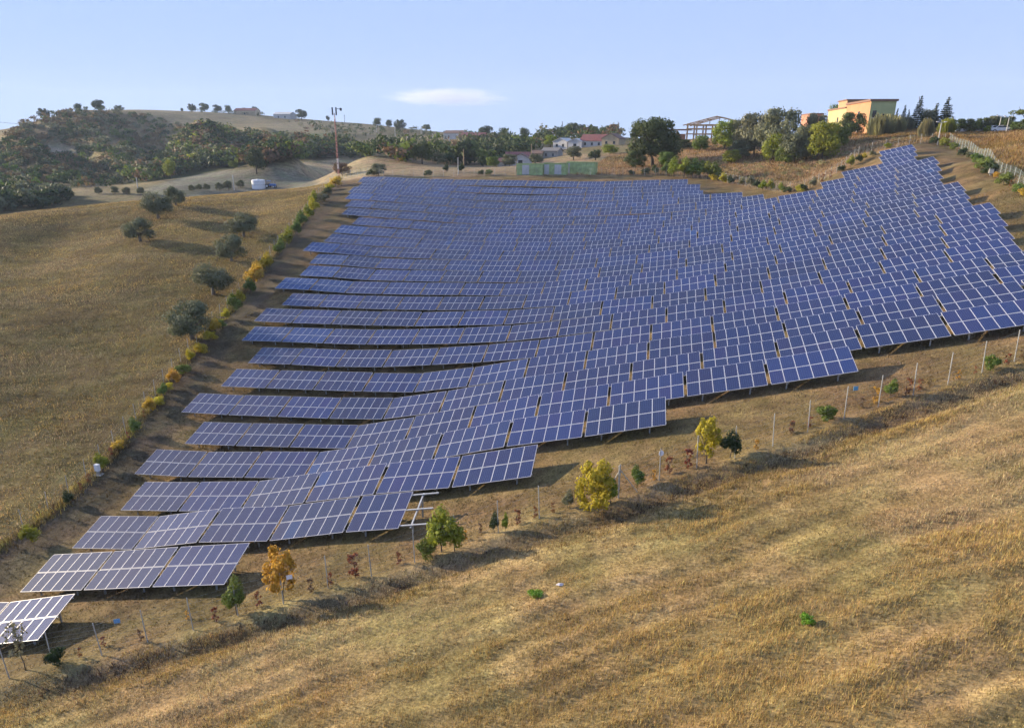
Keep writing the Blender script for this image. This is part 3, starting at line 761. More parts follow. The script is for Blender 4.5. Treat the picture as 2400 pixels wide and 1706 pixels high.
M_bark = plain('bark', (.105, .085, .066), rough=.95, var=.35, scale=9, bump=.5)
M_olivebark = plain('olive_bark', (.19, .165, .13), rough=.95, var=.3, scale=9, bump=.5)
LEAF = dict(
    olive=leafmat('olive_leaves', (.150, .162, .090), hue=.012),
    oak=leafmat('oak_leaves', (0.068, 0.097, 0.030), hue=.018),
    dark=leafmat('dark_leaves', (0.046, 0.070, 0.027), hue=.015),
    green=leafmat('green_leaves', (.130, .178, .036), hue=.02),
    lime=leafmat('lime_leaves', (.235, .265, .035), hue=.02, trans=.35),
    yellow=leafmat('yellow_leaves', (.44, .375, .038), hue=.015, trans=.45),
    gold=leafmat('golden_leaves', (.52, .36, .05), hue=.012, trans=.45),
    orange=leafmat('orange_leaves', (.56, .32, .055), hue=.012, trans=.45),
    rust=leafmat('rusty_leaves', (0.243, 0.095, 0.049), hue=.02),
    brown=leafmat('brown_leaves', (0.176, 0.115, 0.061), hue=.02),
    grey=leafmat('greygreen_leaves', (.185, .185, .105), hue=.02),
    reed=leafmat('reed_leaves', (0.253, 0.237, 0.105), hue=.015),
    fresh=leafmat('fresh_green_leaves', (.150, .300, .030), hue=.01),
    pine=leafmat('conifer_needles', (0.046, 0.062, 0.032), hue=.01),
)
_proto = {}
def proto(shape, leaf):
    """crown and trunk meshes of one kind, unit height 1 (crown about as wide as its own proportions say)"""
    key = (shape, leaf)
    if key in _proto: return _proto[key]
    sd = abs(hash(shape)) % 97 if False else sum(map(ord, shape)) % 97
    M = LEAF[leaf]
    if shape == 'olive':
        V, F = leaf_cloud(blobs_round(sd, .56, .54, .48, 34, .32), 5600, .044, sd)
        tr = trunk_mesh('trunk', .36, .06, 5, sd, M_olivebark, .35)
    elif shape == 'olive2':
        V, F = leaf_cloud(blobs_round(sd + 5, .58, .50, .50, 30, .33), 5400, .044, sd)
        tr = trunk_mesh('trunk', .38, .055, 5, sd + 2, M_olivebark, .38)
    elif shape == 'round':
        V, F = leaf_cloud(blobs_round(sd, .50, .46, .55, 20, .36), 2600, .055, sd)
        tr = trunk_mesh('trunk', .5, .035, 5, sd, M_bark, .3)
    elif shape == 'round2':
        V, F = leaf_cloud(blobs_round(sd + 9, .42, .48, .53, 16, .42), 2200, .06, sd)
        tr = trunk_mesh('trunk', .5, .03, 4, sd, M_bark, .25)
    elif shape == 'oak':
        V, F = leaf_cloud(blobs_round(sd, .58, .50, .50, 40, .26), 13000, .034, sd)
        tr = trunk_mesh('trunk', .5, .035, 7, sd, M_bark, .42)
    elif shape == 'bushy':
        V, F = leaf_cloud(blobs_round(sd, .56, .50, .48, 22, .34), 4200, .05, sd)
        tr = trunk_mesh('trunk', .4, .022, 6, sd, M_bark, .3)
    elif shape == 'shrub':
        V, F = leaf_cloud(blobs_round(sd, .34, .50, .52, 14, .42), 1500, .062, sd)
        tr = trunk_mesh('trunk', .5, .016, 4, sd, M_bark, .14)
    elif shape == 'lowshrub':
        V, F = leaf_cloud(blobs_round(sd, .60, .46, .48, 14, .40), 1400, .085, sd)
        tr = trunk_mesh('trunk', .4, .02, 5, sd, M_bark, .3)
    elif shape == 'sapling':
        bl = [(0, 0, .62, .17, .17, .30)]
        g = np.random.default_rng(sd)
        for i in range(22):
            t = g.uniform(0, 6.28); z = g.uniform(.25, .97)
            q = .24 * (1 - abs(z - .55) * 1.2)
            bl.append((math.cos(t) * q, math.sin(t) * q, z, .075, .075, .10))
        V, F = leaf_cloud(bl, 1700, .05, sd, shell=.3)
        tr = trunk_mesh('trunk', .55, .014, 7, sd, M_bark, .18)
    elif shape == 'maple':
        bl = [(0, 0, .55, .26, .26, .30)]
        g = np.random.default_rng(sd)
        for i in range(30):
            t = g.uniform(0, 6.28); z = g.uniform(.14, .96)
            q = .36 * (1 - abs(z - .45) * 1.15)
            bl.append((math.cos(t) * q, math.sin(t) * q, z, .10, .10, .11))
        V, F = leaf_cloud(bl, 2800, .052, sd, shell=.3)
        tr = trunk_mesh('trunk', .5, .016, 8, sd, M_bark, .26)
    elif shape == 'dry':
        bl = []
        g = np.random.default_rng(sd)
        for i in range(16):
            t = g.uniform(0, 6.28); z = g.uniform(.12, .95)
            q = g.uniform(.02, .17)
            bl.append((math.cos(t) * q, math.sin(t) * q, z, .07, .07, .09))
        V, F = leaf_cloud(bl, 330, .065, sd, shell=.1)
        tr = trunk_mesh('trunk', .6, .012, 6, sd, M_bark, .14)
    elif shape == 'wispy':
        bl = []
        g = np.random.default_rng(sd)
        for i in range(20):
            t = g.uniform(0, 6.28); z = g.uniform(.35, .97)
            q = g.uniform(.02, .16)
            bl.append((math.cos(t) * q, math.sin(t) * q, z, .06, .06, .08))
        V, F = leaf_cloud(bl, 260, .045, sd, shell=.1)
        tr = trunk_mesh('trunk', .6, .009, 7, sd, M_bark, .15)
    elif shape == 'conifer':
        g = np.random.default_rng(sd)
        bl = []
        for i in range(16):
            z = .10 + .86 * i / 15
            rr_ = .26 * (1 - (z - .06) / .98) + .012
            for j in range(max(3, int(9 * (1 - z) + 3))):
                t = g.uniform(0, 6.28)
                bl.append((math.cos(t) * rr_ * .6, math.sin(t) * rr_ * .6, z - .02, rr_ * .45 + .01, rr_ * .45 + .01, .022))
        V, F = leaf_cloud(bl, 4200, .034, sd, droop=.35, shell=.3)
        tr = trunk_mesh('trunk', .95, .018, 0, sd, M_bark)
    elif shape == 'umbrella':
        g = np.random.default_rng(sd)
        bl = [(g.uniform(-.36, .36), g.uniform(-.36, .36), .84 + g.uniform(-.05, .07), .17, .17, .09) for i in range(16)]
        V, F = leaf_cloud(bl, 2200, .05, sd)
        tr = trunk_mesh('trunk', .75, .03, 6, sd, M_bark, .3)
    elif shape == 'reeds':
        g = np.random.default_rng(sd)
        n = 520
        t = g.uniform(0, 6.28, n); q = .42 * np.sqrt(g.random(n))
        base = np.stack([np.cos(t) * q, np.sin(t) * q, np.zeros(n)], 1)
        h = g.uniform(.55, 1.0, n) * (1 - .5 * (q / .42) ** 3)
        out = np.stack([np.cos(t), np.sin(t), np.zeros(n)], 1) * (.16 * g.random(n) * q / .42)[:, None]
        tip = base + out + np.stack([g.normal(0, .04, n), g.normal(0, .04, n), h], 1)
        mid_ = (base + tip) / 2 + np.stack([g.normal(0, .01, n)] * 2 + [h * .1], 1)
        w = np.stack([-np.sin(t + 1), np.cos(t + 1), np.zeros(n)], 1) * .014
        V = np.stack([base - w, base + w, mid_ + w * 1.6, mid_ - w * 1.6, mid_ - w * 1.6, mid_ + w * 1.6, tip + w * .6, tip - w * .6], 1).reshape(-1, 3)
        F = np.arange(len(V)).reshape(-1, 4)
        tr = MB().tube([(0, 0, -.1), (.01, 0, .3)], .01, 5).mesh('stem', M_bark)
    cr = npmesh('crown', V, F, M)
    _proto[key] = (cr, tr)
    return _proto[key]

PLANT_LABELS = {}
def plant(name, shape, leaf, px, py, hpx, label, cat, group=None, wide=1.0, P=None, scale=None):
    """one tree or shrub standing where photograph pixel (px,py) meets the ground, hpx pixels tall"""
    if P is None: P, s = at(px, py)
    else: s = scale
    h = hpx * s
    cr, tr = proto(shape, leaf)
    e_ = empty(name, P - Vector((0, 0, .03)))
    tag(e_, label, cat, group)
    M = Matrix.Rotation(random.uniform(0, 6.28), 4, 'Z') @ Matrix.Rotation(R(random.uniform(-3, 3)), 4, 'X') @ Matrix.Diagonal((h * wide, h * wide, h, 1))
    link('foliage' if cat in ('shrub', 'bush', 'weed', 'reeds') else 'crown', cr, e_, M)
    link('stem' if cat in ('shrub', 'bush', 'weed', 'reeds') else 'trunk', tr, e_, M)
    return e_

# olive trees on the left hill
G_OL = 'olive trees on the left hillside'
for i, (sh, px, py, hpx, wd, lab) in enumerate([
        ('olive', 452, 795, 96, 1.0, 'largest olive tree, nearest to the camera, against the left fence'),
        ('olive2', 501, 690, 78, 1.0, 'olive tree by the left fence, just above the largest olive'),
        ('olive', 543, 612, 66, .96, 'olive tree third up along the left fence, thin pale crown'),
        ('olive2', 572, 555, 58, 1.05, 'topmost olive beside the left fence, flat crown on a visible trunk'),
        ('olive', 329, 566, 58, 1.02, 'lone olive tree in mid slope with bare earth at its foot'),
        ('olive2', 372, 512, 64, .96, 'broad olive tree near the crest of the left hill'),
        ('olive', 412, 482, 46, .9, 'olive tree on the crest of the left hill, behind the broad one')]):
    plant('olive_tree', sh, 'olive', px, py, hpx, lab, 'tree', G_OL, wd)

# saplings and shrubs along the lower fence
G_F = 'plants along the lower fence'
for nm, sh, lf, px, py, hpx, wd, lab, cat in [
        ('maple_sapling', 'sapling', 'orange', 663, 1407, 140, .95, 'orange and yellow sapling at the lower fence, leftmost of the autumn trees', 'tree'),
        ('shrub', 'shrub', 'green', 554, 1440, 100, .75, 'slim dark green shrub behind a fence post left of the orange sapling', 'shrub'),
        ('shrub', 'shrub', 'lime', 1035, 1293, 112, .95, 'tall yellow-green shrub in front of the bare mounting rails', 'shrub'),
        ('shrub', 'shrub', 'lime', 1066, 1290, 92, .85, 'yellow-green shrub grown against the right side of the tall one', 'shrub'),
        ('bush', 'lowshrub', 'green', 1000, 1308, 56, .7, 'low dark green bush at the foot of the tall yellow-green shrub', 'bush'),
        ('maple_shrub', 'maple', 'yellow', 1397, 1196, 122, 1.05, 'large bright yellow shrub at the lower fence, widest of all', 'shrub'),
        ('shrub', 'shrub', 'lime', 1430, 1178, 60, .9, 'smaller green shrub behind the large bright yellow shrub', 'shrub'),
        ('shrub', 'shrub', 'grey', 1329, 1192, 48, .8, 'thin grey-green shrub left of the large bright yellow shrub', 'shrub'),
        ('shrub', 'shrub', 'green', 1495, 1138, 53, .9, 'small round green shrub right of the braced fence post', 'shrub'),
        ('maple_sapling', 'sapling', 'yellow', 1656, 1086, 122, .85, 'slender yellow sapling with a bare pale trunk at the lower fence', 'tree'),
        ('shrub', 'shrub', 'dark', 1711, 1072, 70, 1.05, 'dark green shrub just right of the slender yellow sapling', 'shrub'),
        ('bush', 'lowshrub', 'green', 1937, 988, 50, .72, 'round green bush below the right end of the sixth panel row', 'bush'),
        ('shrub', 'shrub', 'green', 2084, 933, 48, .9, 'small upright green shrub right of the second blue plate', 'shrub'),
        ('bush', 'lowshrub', 'green', 2319, 868, 44, .65, 'green bush at the lower fence near the right edge', 'bush'),
        ('bush', 'lowshrub', 'dark', 134, 1558, 58, .6, 'dark green bush at the lower fence below the frontmost table', 'bush'),
        ('sapling', 'wispy', 'grey', 58, 1572, 140, .95, 'thin leafless-looking sapling in front of the frontmost table', 'tree'),
        ('shrub', 'shrub', 'dark', 1158, 1248, 54, .6, 'narrow dark green shrub behind a post right of the yellow-green pair', 'shrub'),
        ('shrub', 'shrub', 'lime', 1185, 1246, 50, .5, 'narrow light green shrub beside the narrow dark one', 'shrub')]:
    plant(nm, sh, lf, px, py, hpx, lab, cat, G_F, wd)
dry = [(190, 1540, 26), (242, 1514, 26), (332, 1502, 32), (440, 1450, 22), (504, 1457, 38), (609, 1421, 38), (727, 1388, 35), (776, 1374, 35), (833, 1353, 62), (934, 1322, 32),
       (1125, 1248, 24), (1092, 1266, 26), (1212, 1228, 38), (1253, 1214, 30), (1297, 1202, 26), (1531, 1124, 26), (1565, 1110, 42), (1609, 1097, 48), (1852, 1017, 30), (1770, 1054, 26),
       (1855, 1015, 30), (1897, 1003, 28), (2016, 956, 26), (2048, 946, 40), (2123, 927, 42), (2155, 916, 28), (2178, 906, 26), (2245, 890, 24), (2284, 877, 20), (2358, 856, 28), (2394, 843, 28)]
for i, (px, py, hpx) in enumerate(dry):
    plant('dried_shrub', 'dry', ('rust', 'rust', 'brown', 'orange')[i % 4 if i % 7 else 0], px, py, hpx * 1.1,
          'thin russet dried shrub, %s from the left along the lower fence' % ORD[i], 'shrub', 'dried shrubs along the lower fence', 1.1)

# hedge of autumn shrubs along the left fence
hedge = [(40, 1286, 34, 'brown'), (76, 1274, 56, 'lime'), (131, 1206, 30, 'brown'), (163, 1180, 34, 'dark'), (189, 1150, 24, 'rust'), (209, 1132, 26, 'rust'), (241, 1100, 44, 'lime'), (263, 1069, 24, 'rust'),
         (277, 1053, 26, 'gold'), (300, 1030, 22, 'rust'), (317, 1014, 38, 'green'), (340, 979, 20, 'rust'), (353, 966, 40, 'gold'), (371, 951, 26, 'yellow'), (383, 930, 34, 'green'), (395, 915, 22, 'yellow'),
         (410, 901, 42, 'orange'), (433, 876, 28, 'green'), (448, 846, 30, 'yellow'), (471, 828, 28, 'yellow'), (494, 797, 26, 'yellow'), (506, 780, 36, 'gold'), (514, 768, 26, 'green'), (530, 751, 30, 'yellow'),
         (552, 733, 46, 'green'), (565, 712, 34, 'yellow'), (588, 690, 40, 'green'), (597, 676, 62, 'gold'), (604, 655, 40, 'yellow'), (626, 636, 44, 'yellow'), (655, 600, 40, 'green'), (673, 580, 48, 'lime'),
         (696, 552, 36, 'green'), (708, 533, 38, 'green'), (724, 514, 34, 'lime'), (737, 500, 36, 'yellow'), (735, 482, 34, 'lime'), (752, 476, 28, 'grey'), (767, 457, 20, 'dark'), (772, 447, 18, 'yellow'), (787, 437, 26, 'gold')]
CN = dict(brown='brown', lime='yellow-green', dark='dark green', rust='russet', gold='golden', green='green', yellow='yellow', orange='orange', grey='grey-green', oak='green', olive='olive green')
for i, (px, py, hpx, lf) in enumerate(hedge):
    plant('hedge_shrub', 'dry' if lf in ('rust', 'brown') else ('lowshrub' if hpx < 30 else 'shrub'), lf, px, py, hpx, '%s shrub, %s from the front along the left fence' % (CN[lf], ORD[i]), 'shrub', 'shrubs along the left fence', 1.05)
# along the right fence
hedge2 = [(2187, 338, 20, 'dark'), (2214, 344, 24, 'lime'), (2233, 352, 20, 'green'), (2254, 366, 22, 'dark'), (2272, 371, 18, 'olive'), (2289, 384, 28, 'green'), (2303, 398, 34, 'green'), (2316, 409, 32, 'dark'),
          (2336, 417, 16, 'orange'), (2351, 434, 34, 'green'), (2366, 440, 18, 'rust'), (2384, 452, 26, 'green'), (2398, 460, 22, 'gold'), (2222, 345, 12, 'rust'), (2244, 358, 12, 'rust')]
for i, (px, py, hpx, lf) in enumerate(hedge2):
    plant('hedge_shrub', 'dry' if lf == 'rust' else 'lowshrub', lf, px, py, hpx, '%s shrub, number %s down the right fence from the lamp post' % (CN[lf], ORD[i]), 'shrub', 'shrubs along the right fence', .9)
# along the upper fence
hedge3 = [(870, 413, 18, 'dark'), (1003, 413, 16, 'dark'), (1045, 405, 20, 'dark'), (1080, 405, 22, 'dark'), (1127, 411, 14, 'dark'), (1145, 410, 14, 'green'), (1480, 411, 14, 'dark'), (1513, 410, 18, 'dark'),
          (1535, 411, 24, 'oak'), (1560, 412, 30, 'green'), (1580, 416, 44, 'lime'), (1602, 418, 46, 'lime'), (1622, 419, 46, 'green'), (1640, 420, 42, 'green'), (1658, 420, 40, 'lime'), (1676, 422, 40, 'green'), (1672, 424, 18, 'yellow'), (1694, 432, 26, 'yellow'), (1712, 434, 22, 'dark'),
          (1738, 436, 20, 'grey'), (1760, 442, 30, 'grey'), (1774, 445, 24, 'dark'), (1786, 447, 24, 'lime'), (1805, 448, 26, 'lime'), (1830, 451, 22, 'lime'), (1845, 452, 16, 'dark'), (1875, 450, 18, 'yellow'), (1882, 448, 18, 'dark'),
          (1905, 440, 24, 'grey'), (1926, 430, 22, 'rust'), (1945, 420, 20, 'rust'), (1971, 402, 16, 'dark'), (1992, 392, 26, 'lime'), (2012, 383, 22, 'dark'), (2022, 378, 20, 'yellow'), (2045, 366, 14, 'grey'), (2082, 348, 14, 'lime')]
for i, (px, py, hpx, lf) in enumerate(hedge3):
    plant('hedge_shrub', 'dry' if lf == 'rust' else ('shrub' if hpx > 19 else 'lowshrub'), lf, px, py, hpx, '%s shrub, %s from the left along the upper fence' % (CN[lf], ORD[i]), 'shrub', 'shrubs along the upper fence', 1.1)
# in the open field
plant('weed_bush', 'lowshrub', 'fresh', 1893, 1463, 34, 'single small bright green bush in the dry foreground field', 'bush', None, .85)
_w = plant('weed_patch', 'lowshrub', 'fresh', 1257, 1394, 13, 'low patch of fresh green weeds in the dry foreground field', 'weed', None, 2.4)
q, s = at(1312, 1371)
o = MB().add([(-.22, -.05, .02), (.0, -.12, .05), (.24, -.02, .02), (.18, .1, .09), (-.1, .12, .04), (0, 0, .12)], [(0, 1, 5), (1, 2, 5), (2, 3, 5), (3, 4, 5), (4, 0, 5), (4, 3, 2, 1, 0)]).build('litter', plain('crumpled_plastic', (.5, .47, .5), var=.1))
o.location = q
tag(o, 'scrap of pale litter lying in the dry foreground field', 'litter')

# ------------------------------------------------------------------ background: woods
BARE = [[(85, 345), (130, 338), (185, 348), (190, 366), (140, 364), (90, 358)], [(98, 396), (150, 394), (158, 404), (105, 405)], [(150, 372), (225, 370), (228, 380), (155, 382)], [(10, 352), (60, 322), (120, 300), (130, 306), (70, 332), (20, 360)], [(340, 398), (375, 388), (385, 396), (350, 412)]]
def wood_mass(name, label, polys, count, hpx_m, leaves, seed, leaf=1.0, npt=110):
    """a far wood that reads as one mass: hundreds of crowns joined into one object"""
    g = np.random.default_rng(seed)
    Vs, Fs, Ms = [], [], []
    off = 0
    tmpl = []
    for i in range(5):
        V, F = leaf_cloud(blobs_round(seed + i, .55, .46, .50, 9, .45), npt, .155 * leaf, seed + i, shell=.5)
        tmpl.append((V, F))
    mats_ = [LEAF[l] for l, _ in leaves]
    wts = np.array([w for _, w in leaves], float); wts /= wts.sum()
    for poly, frac in polys:
        P = np.array(poly, float)
        lo, hi = P.min(0), P.max(0)
        n = 0
        tries = 0
        while n < count * frac and tries < count * 30:
            tries += 1
            x, y = g.uniform(lo[0], hi[0]), g.uniform(lo[1], hi[1])
            if not inside(poly, np.array([x]), np.array([y]))[0]: continue
            if any(inside(b_, np.array([x]), np.array([y]))[0] for b_ in BARE): continue
            p, s = at(x, y)
            if p.xy.length > 1500: continue
            h = g.uniform(*hpx_m)
            V, F = tmpl[g.integers(5)]
            a = g.uniform(0, 6.28); c, sn = math.cos(a), math.sin(a)
            wd = h * g.uniform(.85, 1.25)
            Q = np.stack([(V[:, 0] * c - V[:, 1] * sn) * wd + p.x, (V[:, 0] * sn + V[:, 1] * c) * wd + p.y, V[:, 2] * h + p.z - .08 * h], 1)
            Vs.append(Q); Fs.append(F + off); off += len(V)
            Ms.append(np.full(len(F), g.choice(len(leaves), p=wts)))
            n += 1
    o = link(name, npmesh(name, np.concatenate(Vs), np.concatenate(Fs), mats_, np.concatenate(Ms)))
    return tag(o, label, 'wood', kind='stuff')
wood_mass('woodland', 'mixed autumn wood covering the far left hill',
          [([(-260, 470), (-200, 300), (0, 338), (40, 305), (85, 285), (140, 270), (200, 262), (260, 265), (330, 270), (400, 285), (440, 300), (470, 330), (440, 350), (380, 400), (310, 425), (230, 445), (120, 440), (0, 470)], .85),
           ([(-200, 330), (0, 336), (45, 303), (90, 282), (150, 270), (220, 262), (300, 262), (280, 300), (160, 330), (40, 400), (-200, 430)], .15)], 1150, (2.5, 6.8),
          [('oak', 26), ('dark', 14), ('green', 5), ('brown', 30), ('grey', 12), ('olive', 13)], 11)
wood_mass('woodland', 'wood on the spur behind the harrowed grey field',
          [([(310, 428), (350, 395), (430, 345), (480, 305), (535, 312), (590, 332), (650, 334), (720, 338), (765, 345), (765, 372), (690, 378), (620, 385), (520, 395), (420, 412), (350, 430)], 1.0)], 620, (5.5, 9.5),
          [('oak', 30), ('dark', 25), ('lime', 4), ('green', 12), ('brown', 20), ('olive', 9)], 23)
wood_mass('woodland', 'belt of trees below the village houses',
          [([(780, 352), (880, 356), (960, 350), (1060, 344), (1120, 335), (1200, 332), (1260, 345), (1230, 375), (1150, 388), (1040, 392), (940, 388), (870, 374), (770, 372)], .52), ([(1070, 322), (1200, 328), (1180, 338), (1080, 338)], .05),
           ([(1260, 330), (1330, 318), (1450, 318), (1450, 335), (1400, 340), (1300, 345)], .14),
           ([(770, 330), (810, 332), (820, 350), (760, 350)], .08)], 270, (5.0, 9.5),
          [('oak', 36), ('dark', 34), ('green', 12), ('grey', 10), ('brown', 8)], 37, npt=110)
wood_mass('hedgerow_scrub', 'scrub and hedgerows scattered over the far ridge',
          [([(640, 282), (800, 288), (960, 302), (1060, 312), (1040, 335), (880, 328), (700, 306)], .75), ([(440, 256), (640, 268), (660, 276), (440, 264)], .25)], 150, (2.5, 5.5),
          [('oak', 40), ('dark', 35), ('grey', 15), ('brown', 10)], 41, npt=60)
wood_mass('valley_grove', 'dark green grove in the valley at the far left',
          [([(-200, 480), (-200, 440), (60, 445), (150, 462), (145, 490), (60, 500), (0, 503)], 1.0)], 70, (4.5, 7.5), [('dark', 50), ('olive', 35), ('oak', 15)], 47, npt=160)
wood_mass('grass_thicket', 'dry brush and bramble on the mound behind the upper fence',
          [([(1480, 400), (1600, 372), (1760, 385), (1900, 360), (2050, 330), (2160, 325), (2010, 352), (1880, 425), (1760, 432), (1680, 415), (1560, 408)], 1.0)], 230, (.5, 1.3), [('brown', 40), ('reed', 35), ('grey', 25)], 53, npt=60)

# ------------------------------------------------------------------ background: trees one can tell apart  (kind, leaf, px, base py, height px, width)
G_B = 'single trees beyond the park'
def tree(sh, lf, px, py, hpx, lab, wd=1.0, r=None):
    if r is None: return plant('tree' if sh not in ('conifer', 'umbrella', 'reeds') else {'conifer': 'conifer', 'umbrella': 'umbrella_pine', 'reeds': 'reed_clump'}[sh], sh, lf, px, py, hpx, lab, 'reeds' if sh == 'reeds' else 'tree', G_B, wd)
    P, s = ray_r(px, py, r)
    P.z = gz(P.x, P.y)
    return plant('tree' if sh not in ('conifer', 'umbrella', 'reeds') else {'conifer': 'conifer', 'umbrella': 'umbrella_pine', 'reeds': 'reed_clump'}[sh], sh, lf, px, py, hpx, lab, 'reeds' if sh == 'reeds' else 'tree', G_B, wd, P, s)
tree('oak', 'oak', 1530, 390, 122, 'large dense oak standing alone right of the green containers', .98)
for a in [('bushy', 'green', 1640, 356, 40, 'low green tree below the left end of the timber frame', 1.0),
          ('bushy', 'grey', 1735, 350, 74, 'half bare tree at the right end of the timber frame', .7),
          ('bushy', 'lime', 1696, 352, 72, 'yellow-green tree in front of the timber roof frame', .9),
          ('bushy', 'grey', 1768, 366, 104, 'grey-green tree right of the timber roof frame', .85),
          ('bushy', 'grey', 1822, 372, 122, 'tallest grey-green tree left of the pink building', .75),
          ('bushy', 'lime', 1808, 380, 70, 'bright green bushy tree below the tallest grey-green one', .7),
          ('bushy', 'olive', 1862, 382, 72, 'olive with a dark round crown on the mound', .95),
          ('bushy', 'lime', 1925, 376, 92, 'broad green tree below the pink building', .85),
          ('bushy', 'olive', 1888, 376, 84, 'dark bushy tree between the olive and the broad green tree', .8),
          ('bushy', 'grey', 1905, 356, 92, 'loose grey tree in front of the pink wall', .6),
          ('bushy', 'olive', 1735, 372, 44, 'low olive bush below the grey-green trees', 1.2),
          ('bushy', 'green', 1840, 386, 44, 'low green bush at the foot of the tallest tree', 1.2),
          ('bushy', 'lime', 1712, 384, 34, 'yellowish low bush on the dry mound', 1.2),
          ('bushy', 'dark', 1605, 352, 26, 'dark bush right of the large oak', 1.6),
          ('bushy', 'oak', 1490, 396, 44, 'leafy undergrowth at the left foot of the large oak', 1.1),
          ('bushy', 'green', 1565, 394, 40, 'leafy undergrowth at the right foot of the large oak', 1.1),
          ('round2', 'green', 1950, 300, 60, 'slim green tree between the pink and the yellow wall', .5),
          ('bushy', 'oak', 1995, 322, 60, 'dark green tree below the orange wall', 1.0),
          ('bushy', 'green', 1965, 345, 50, 'low green tree at the right end of the mound trees', .9),
          ('reeds', 'reed', 2062, 318, 52, 'tall pale reed clump in front of the green end wall', 1.15),
          ('reeds', 'reed', 2092, 312, 44, 'reed clump right of the tall pale one', 1.2),
          ('reeds', 'grey', 2120, 308, 38, 'greyish reed clump between wall and conifers', 1.0),
          ('reeds', 'reed', 2168, 322, 46, 'pale reed clump left of the lamp post', .75),
          ('reeds', 'lime', 2216, 314, 38, 'fresh green reed clump right of the lamp post', 1.0),
          ('conifer', 'pine', 2146, 306, 78, 'tallest conifer left of the lamp post', .95),
          ('conifer', 'pine', 2212, 304, 74, 'broad conifer right of the lamp post', 1.2),
          ('conifer', 'pine', 2186, 304, 60, 'conifer between the two big ones', 1.1),
          ('conifer', 'pine', 2112, 304, 56, 'small conifer, second from the end wall', .7),
          ('conifer', 'pine', 2095, 304, 48, 'small conifer nearest the green end wall', .7),
          ('conifer', 'pine', 2124, 304, 46, 'small conifer beside the tallest one', .7),
          ('round2', 'olive', 2170, 304, 44, 'olive green tree among the conifers', 1.0)]:
    tree(*a)
for i, (sh, lf, px, py, hpx, wd) in enumerate([('bushy', 'oak', 2240, 312, 34, 1.1), ('bushy', 'oak', 2262, 312, 34, 1.1), ('round', 'green', 2282, 312, 30, 1.2), ('bushy', 'oak', 2300, 311, 36, .9), ('bushy', 'olive', 2322, 310, 40, .8),
        ('bushy', 'oak', 2345, 309, 36, .9), ('round', 'oak', 2362, 309, 38, .7), ('bushy', 'green', 2380, 308, 24, 1.2), ('bushy', 'oak', 2272, 312, 24, 1.3), ('bushy', 'lime', 2312, 312, 18, .9), ('bushy', 'oak', 2405, 308, 30, 1.2)]):
    tree(sh, lf, px, py, hpx, '%s tree, %s from the lamp post along the right skyline' % (CN[lf], ORD[i]), wd)
tree('umbrella', 'green', 2398, 308, 52, 'umbrella pine at the right edge of the picture', 1.0)
skyl = [('round', 'dark', 104, 280, 24, 1.1), ('round2', 'oak', 185, 262, 16, 1.2), ('round', 'dark', 232, 262, 26, 1.1), ('round', 'oak', 280, 264, 16, 1.3), ('round2', 'dark', 427, 263, 8, 1.0), ('round', 'dark', 450, 263, 18, 1.1), ('round', 'oak', 480, 263, 20, 1.1),
        ('round', 'dark', 510, 265, 18, 1.1), ('round2', 'oak', 535, 266, 16, 1.0), ('round', 'dark', 572, 268, 14, 1.4), ('round2', 'dark', 598, 268, 16, .9), ('round', 'dark', 707, 282, 24, 1.1), ('round2', 'pine', 768, 286, 12, .8), ('round', 'dark', 938, 308, 26, 1.1), ('round2', 'oak', 885, 300, 20, 1.0), ('round2', 'oak', 912, 302, 18, 1.0),
        ('round', 'oak', 1000, 306, 14, 1.5), ('round', 'dark', 1138, 331, 34, 1.05), ('round2', 'dark', 1180, 330, 26, .9), ('round2', 'oak', 1228, 328, 24, 1.0), ('round', 'oak', 1340, 322, 32, 1.1), ('round', 'dark', 1362, 320, 28, 1.0), ('round', 'oak', 1392, 322, 24, 1.1), ('round', 'dark', 1420, 322, 26, 1.1), ('round2', 'oak', 1310, 328, 26, 1.0)]
for i, (sh, lf, px, py, hpx, wd) in enumerate(skyl):
    tree(sh, lf, px, py, hpx * 1.1, 'dark far tree, %s from the left along the ridge skyline' % ORD[i], wd)
midt = [('round', 'dark', 603, 408, 64, .75, 'tall dark tree standing at the edge of the grey field'), ('round2', 'lime', 403, 420, 42, .8, 'yellow-green tree at the foot of the wooded spur'), ('round', 'green', 548, 396, 20, 1.2, 'small green tree at the upper edge of the grey field'),
        ('round', 'green', 735, 342, 22, 1.0, 'green tree on the spur left of the mast'), ('bushy', 'brown', 803, 412, 32, 1.3, 'leafless brown thicket at the foot of the mast'), ('bushy', 'grey', 888, 412, 30, 1.2, 'pale grey-green thicket right of the mast'),
        ('round', 'dark', 1090, 388, 66, .75, 'tall dark tree in the middle of the tree belt'), ('round', 'oak', 990, 385, 54, 1.0, 'broad tree left of the tall dark one in the belt'), ('bushy', 'gold', 942, 378, 14, 1.3, 'small golden bush before the tree belt'),
        ('bushy', 'green', 1155, 392, 26, 1.3, 'green bush at the right end of the tree belt'), ('bushy', 'olive', 1195, 390, 30, 1.2, 'olive bush left of the red-roofed sheds'), ('bushy', 'dark', 1134, 392, 28, .9, 'dark bush beside the wooden pole'),
        ('round', 'olive', 1255, 386, 26, 1.5, 'olive tree behind the leftmost green container'), ('round', 'olive', 1345, 375, 34, 1.2, 'olive tree in front of the white house'), ('round', 'dark', 1395, 376, 26, 1.4, 'dark olive in front of the red-roofed house'), ('bushy', 'lime', 1430, 362, 24, 1.6, 'vine-green bush before the cream house'),
        ('round', 'lime', 1290, 345, 30, 1.2, 'green tree above the low sheds'), ('round', 'green', 1240, 352, 30, 1.1, 'green tree at the left of the low sheds')]
for sh, lf, px, py, hpx, wd, lab in midt: tree(sh, lf, px, py, hpx, lab, wd)
